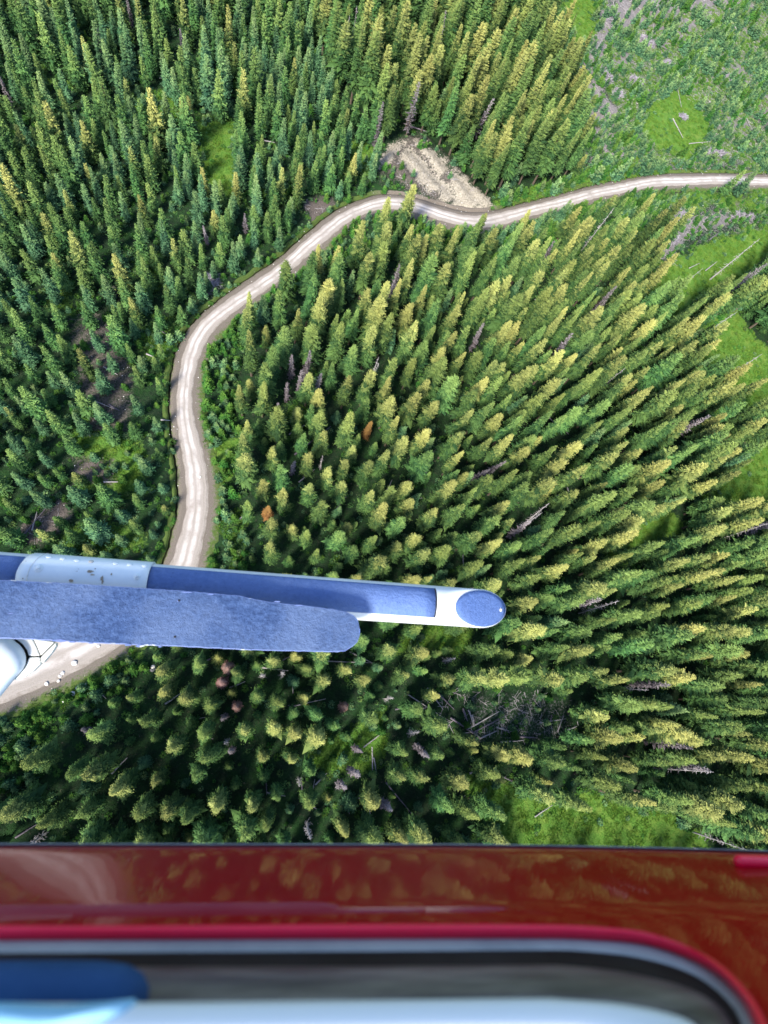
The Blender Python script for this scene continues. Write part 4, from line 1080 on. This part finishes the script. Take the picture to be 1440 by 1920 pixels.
# cross tube and its clamp at lower left: domed paint surfaces split by seams
def dome(name, outline, centre, D, bulge, mat, K=7, thick=.01):
    vs_ = [V(centre[0], centre[1], D - bulge)]; n_ = len(outline)
    for q in range(1, K + 1):
        s = q / K
        for (x, y) in outline:
            vs_.append(V(centre[0] + (x - centre[0]) * s, centre[1] + (y - centre[1]) * s, D - bulge * math.sqrt(max(0, 1 - s * s))))
    for (x, y) in outline: vs_.append(V(x, y, D + thick))
    fs = [(0, 1 + j, 1 + (j + 1) % n_) for j in range(n_)]
    for q in range(K):
        for j in range(n_): a = 1 + q * n_ + j; b_ = 1 + q * n_ + (j + 1) % n_; fs.append((a, a + n_, b_ + n_, b_))
    return hobj(name, vs_, fs, mat, True)
def arcpts(c, rx, ry, a0, a1, n):
    return [(c[0] + rx * math.cos(math.radians(a0 + (a1 - a0) * k / n)), c[1] + ry * math.sin(math.radians(a0 + (a1 - a0) * k / n))) for k in range(n + 1)]
FAIR = paint('cross_tube_paint', (.60,.70,.80), (.72,.80,.88), 5, .28, (26, .73, (.25,.22,.2)))
dome('cross_tube', [(-140,1190),(20,1193)] + arcpts((-8,1236), 57, 43, -50, 40, 10) + [(22,1280),(6,1300),(-20,1330),(-140,1420)], (-60,1260), 1.86, .05, FAIR)
plate('clamp_band', [(22,1194),(60,1198),(66,1210),(74,1229.5),(53,1229.5),(50,1219),(42,1208),(32,1200)], 1.868, .02, CREAM, None, .004)
plate('clamp_band', [(62,1198),(102,1203),(76,1229),(68,1210)], 1.870, .02, CREAM, None, .004)
plate('clamp_flange', [(105,1203.5),(105.5,1210),(98,1222),(80,1243),(76,1240),(77,1231)], 1.866, .02, CREAM, None, .004)
plate('clamp_band', [(54,1232),(75,1232),(74,1238),(77,1243),(62,1258),(45,1269),(25,1275.5),(36,1264),(46,1252),(51,1241)], 1.868, .02, CREAM, None, .004)
plate('clamp_gasket', [(15,1193),(102,1202),(98,1216),(76,1240),(50,1262),(22,1275),(20,1240)], 1.885, .012, DARK, None, .001)

# fuselage side, door lip, seals
RED = None
def red_paint():
    m, t, b = nmat('red_aircraft_paint', .45, .04)
    tc = node(t, 'ShaderNodeTexCoord'); f = noise(t, 14, 4, .6, tc.outputs['Object'])
    t.links.new(ramp(t, f, [(.3, (.27,.0005,.002)), (.7, (.32,.001,.004))]), b.inputs['Base Color'])
    b.inputs['Metallic'].default_value = .0
    b.inputs['Coat Weight'].default_value = .36; b.inputs['Coat Roughness'].default_value = .03; b.inputs['Coat IOR'].default_value = 1.30
    bump(t, b, noise(t, 9, 2, .5, tc.outputs['Object']), .0006, .5)
    return m
RED = red_paint()
RED_LIT = flat_mat('red_paint_skylit', (.90,.006,.045), (.92,.010,.065), 10, .3, .5)  # brighter copy of the red paint; sky light on upward faces is in the colour
def loft(name, rows, mat, thick=.003, smooth=True):
    """rows: lists of world points of equal length"""
    n_ = len(rows[0]); vs_ = [p for r_ in rows for p in r_]; fs = []
    for i in range(len(rows) - 1):
        for j in range(n_ - 1):
            a = i * n_ + j; fs.append((a, a + 1, a + n_ + 1, a + n_))
    o = hobj(name, vs_, fs, mat, smooth); md = o.modifiers.new('thick', 'SOLIDIFY'); md.thickness = thick; md.offset = 0; return o
def wall(Dp):                           # outward distance of the fuselage skin at depth Dp
    return -.147 - .030 * max(0, (Dp - .40) / .30) - .010 * max(0, (Dp - .58) / .12) ** 2
XS = [-150 + 30 * k for k in range(60)]
def skin_row(ypx):
    """depth at which the ray of image row y meets the skin"""
    out = []
    for x in XS:
        yy = ypx(x) if callable(ypx) else ypx
        lo_, hi_ = .15, 1.2
        for _ in range(30):
            m_ = (lo_ + hi_) / 2
            if p2w(720, yy, H - m_)[1] > wall(m_): lo_ = m_
            else: hi_ = m_
        out.append(V(x, yy, lo_))
    return out
def lowedge(x): return 1587.5 + (max(0, x - 820) / 620) ** 1.6 * 12
rows = []
ed = skin_row(lowedge)
rows.append([p + Vector((0, -.03, -.002)) for p in ed]); rows.append([p + Vector((0, -.008, -.003)) for p in ed])
rows.append([p + Vector((0, -.001, -.001)) for p in ed])
for k in range(0, 15): rows.append(skin_row(lambda x, k=k: lowedge(x) + 3 + (1760 - lowedge(x)) * (k / 14)))
for y_ in (1800, 1850, 1900, 1960, 2020): rows.append(skin_row(y_))
loft('fuselage_skin', rows, RED, .0015)
# thin pale drip edge along the bottom of the skin
GREYT = flat_mat('grey_trim', (.22,.24,.29), (.36,.38,.43), 12, .35, .5)
loft('skin_edge', [[p + Vector((0, .0015, -.0005)) for p in ed], [p + Vector((0, .0018, -.0015)) for p in ed], [p + Vector((0, -.002, -.0025)) for p in ed]], GREYT, .001)

def curve(pts, n_=70):
    P = np.array(pts, float); W_, _ = smooth_path(P, np.zeros(len(P)), 6.0)
    d = np.concatenate([[0], np.cumsum(np.hypot(*np.diff(W_, axis=0).T))]); s = np.linspace(0, d[-1], n_)
    return np.stack([np.interp(s, d, W_[:, 0]), np.interp(s, d, W_[:, 1])], 1)
C0 = curve([(-150,1739),(200,1739),(700,1736),(1000,1736),(1120,1740),(1220,1752),(1320,1790),(1395,1858),(1434,1925),(1450,1990)])
C1 = curve([(-150,1767),(200,1765),(700,1763),(1000,1762),(1100,1764),(1220,1775),(1335,1820),(1396,1880),(1418,1930),(1430,1990)])
C2 = curve([(-150,1794),(200,1792),(700,1789),(1000,1786),(1090,1788),(1200,1801),(1300,1832),(1370,1885),(1398,1935),(1408,1990)])
C3 = curve([(-150,1822),(200,1820),(700,1818),(1000,1815),(1080,1818),(1180,1830),(1290,1858),(1350,1895),(1375,1940),(1385,1990)])
C4 = curve([(-150,1888),(200,1888),(700,1882),(1000,1878),(1060,1880),(1160,1888),(1250,1905),(1300,1925),(1330,1955),(1345,1995)])
C5 = curve([(-150,1975),(200,1975),(700,1970),(1000,1968),(1060,1970),(1120,1976),(1180,1985),(1230,1996),(1260,2010),(1280,2030)])
def dskin(y_):
    lo_, hi_ = .12, 1.2
    for _ in range(30):
        m_ = (lo_ + hi_) / 2
        if p2w(720, y_, H - m_)[1] > wall(m_): lo_ = m_
        else: hi_ = m_
    return lo_
def band(name, A, B, DA, DB, bulge, mat, K=8, thick=.003):
    rows = []
    for k in range(K + 1):
        s = k / K; pr = DA * (1 - s) + DB * s + bulge * math.sin(math.pi * s); row = []
        for a, b_ in zip(A, B):
            x_, y_ = a[0] * (1-s) + b_[0] * s, a[1] * (1-s) + b_[1] * s
            row.append(V(x_, y_, dskin(y_) - pr))
        rows.append(row)
    return loft(name, rows, mat, thick)
PINK = red_paint(); PINK.name = 'red_door_lip_paint'
band('door_lip', C0, C1, .028, .006, .003, RED_LIT)
band('weather_strip', C1, C2, .008, .005, .002, GREYT)
band('door_seal', C2, C3, .005, .005, -.001, DARK)
def sill_mat():
    m, t, b = nmat('grey_sill_plastic', .38, .5)
    tc = node(t, 'ShaderNodeTexCoord'); mp = node(t, 'ShaderNodeMapping'); t.links.new(tc.outputs['Object'], mp.inputs[0])
    mp.inputs['Rotation'].default_value = (0, 0, 0); mp.inputs['Scale'].default_value = (4, 90, 90)
    f = noise(t, 1, 4, .6, mp.outputs[0]); f2 = noise(t, 14, 4, .6, tc.outputs['Object'])
    c = ramp(t, f, [(.3, (.035,.030,.040)), (.5, (.11,.095,.10)), (.68, (.24,.215,.20))])
    t.links.new(mix(t, mth(t, 'MULTIPLY', f2, .6), c, (.09,.08,.085)), b.inputs['Base Color']); return m
SILL = sill_mat()
band('window_sill', C3, C4, .005, .006, .003, SILL)
WHT = flat_mat('white_frame_paint', (.78,.82,.86), (.86,.88,.90), 5, .3, .5)
band('window_frame', C4, C5, .030, .006, .003, WHT)
# red handle end at the right and the raised rib on the skin
def capsule(name, p0, p1, r, mat, N_=14):
    ax_ = (p1 - p0).normalized(); u = ax_.orthogonal().normalized(); w3 = ax_.cross(u); vs_, fs = [], []
    prof_ = [(-1 + .0, .02)] + [(-math.cos(math.radians(a)), math.sin(math.radians(a))) for a in (25, 50, 75, 90)]
    rings = [(p0 + ax_ * r * a, r * b_) for a, b_ in prof_] + [(p1 - ax_ * r * a, r * b_) for a, b_ in prof_[::-1]]
    for c, q in rings:
        for j in range(N_): an = 6.283 * j / N_; vs_.append(c + (u * math.cos(an) + w3 * math.sin(an)) * q)
    for i in range(len(rings) - 1):
        for j in range(N_): a = i * N_ + j; b_ = i * N_ + (j + 1) % N_; fs.append((a, b_, b_ + N_, a + N_))
    return hobj(name, vs_, fs, mat, True)
_dh = dskin(1617) - .016
capsule('grab_handle', V(1388, 1616, _dh), V(1560, 1620, _dh), .0062, RED_LIT)
# solid blue shape added in place of a window reflection, pale cyan lower side
BLUE = flat_mat('blue_reflection_colour', (.015,.050,.14), (.030,.085,.20), 30, .8)
CYAN = flat_mat('pale_cyan_reflection', (.20,.48,.70), (.36,.62,.80), 12, .6)
refl = [(-150,1802),(100,1800),(190,1801),(240,1808),(268,1824),(280,1850),(276,1890),(262,1920),(240,1960),(200,2000),(-150,2000)]
dome('blue_reflection_shape', refl, (30,1900), .285, .012, BLUE, 8, .02)
dome('pale_reflection_edge', [(-150,1876),(40,1880),(120,1882),(200,1878),(252,1872),(262,1882),(258,1905),(240,1940),(200,1985),(-150,1985)], (60,1925), .268, .010, CYAN, 6, .01)
print('OBJECTS', len(bpy.data.objects), 'script done')
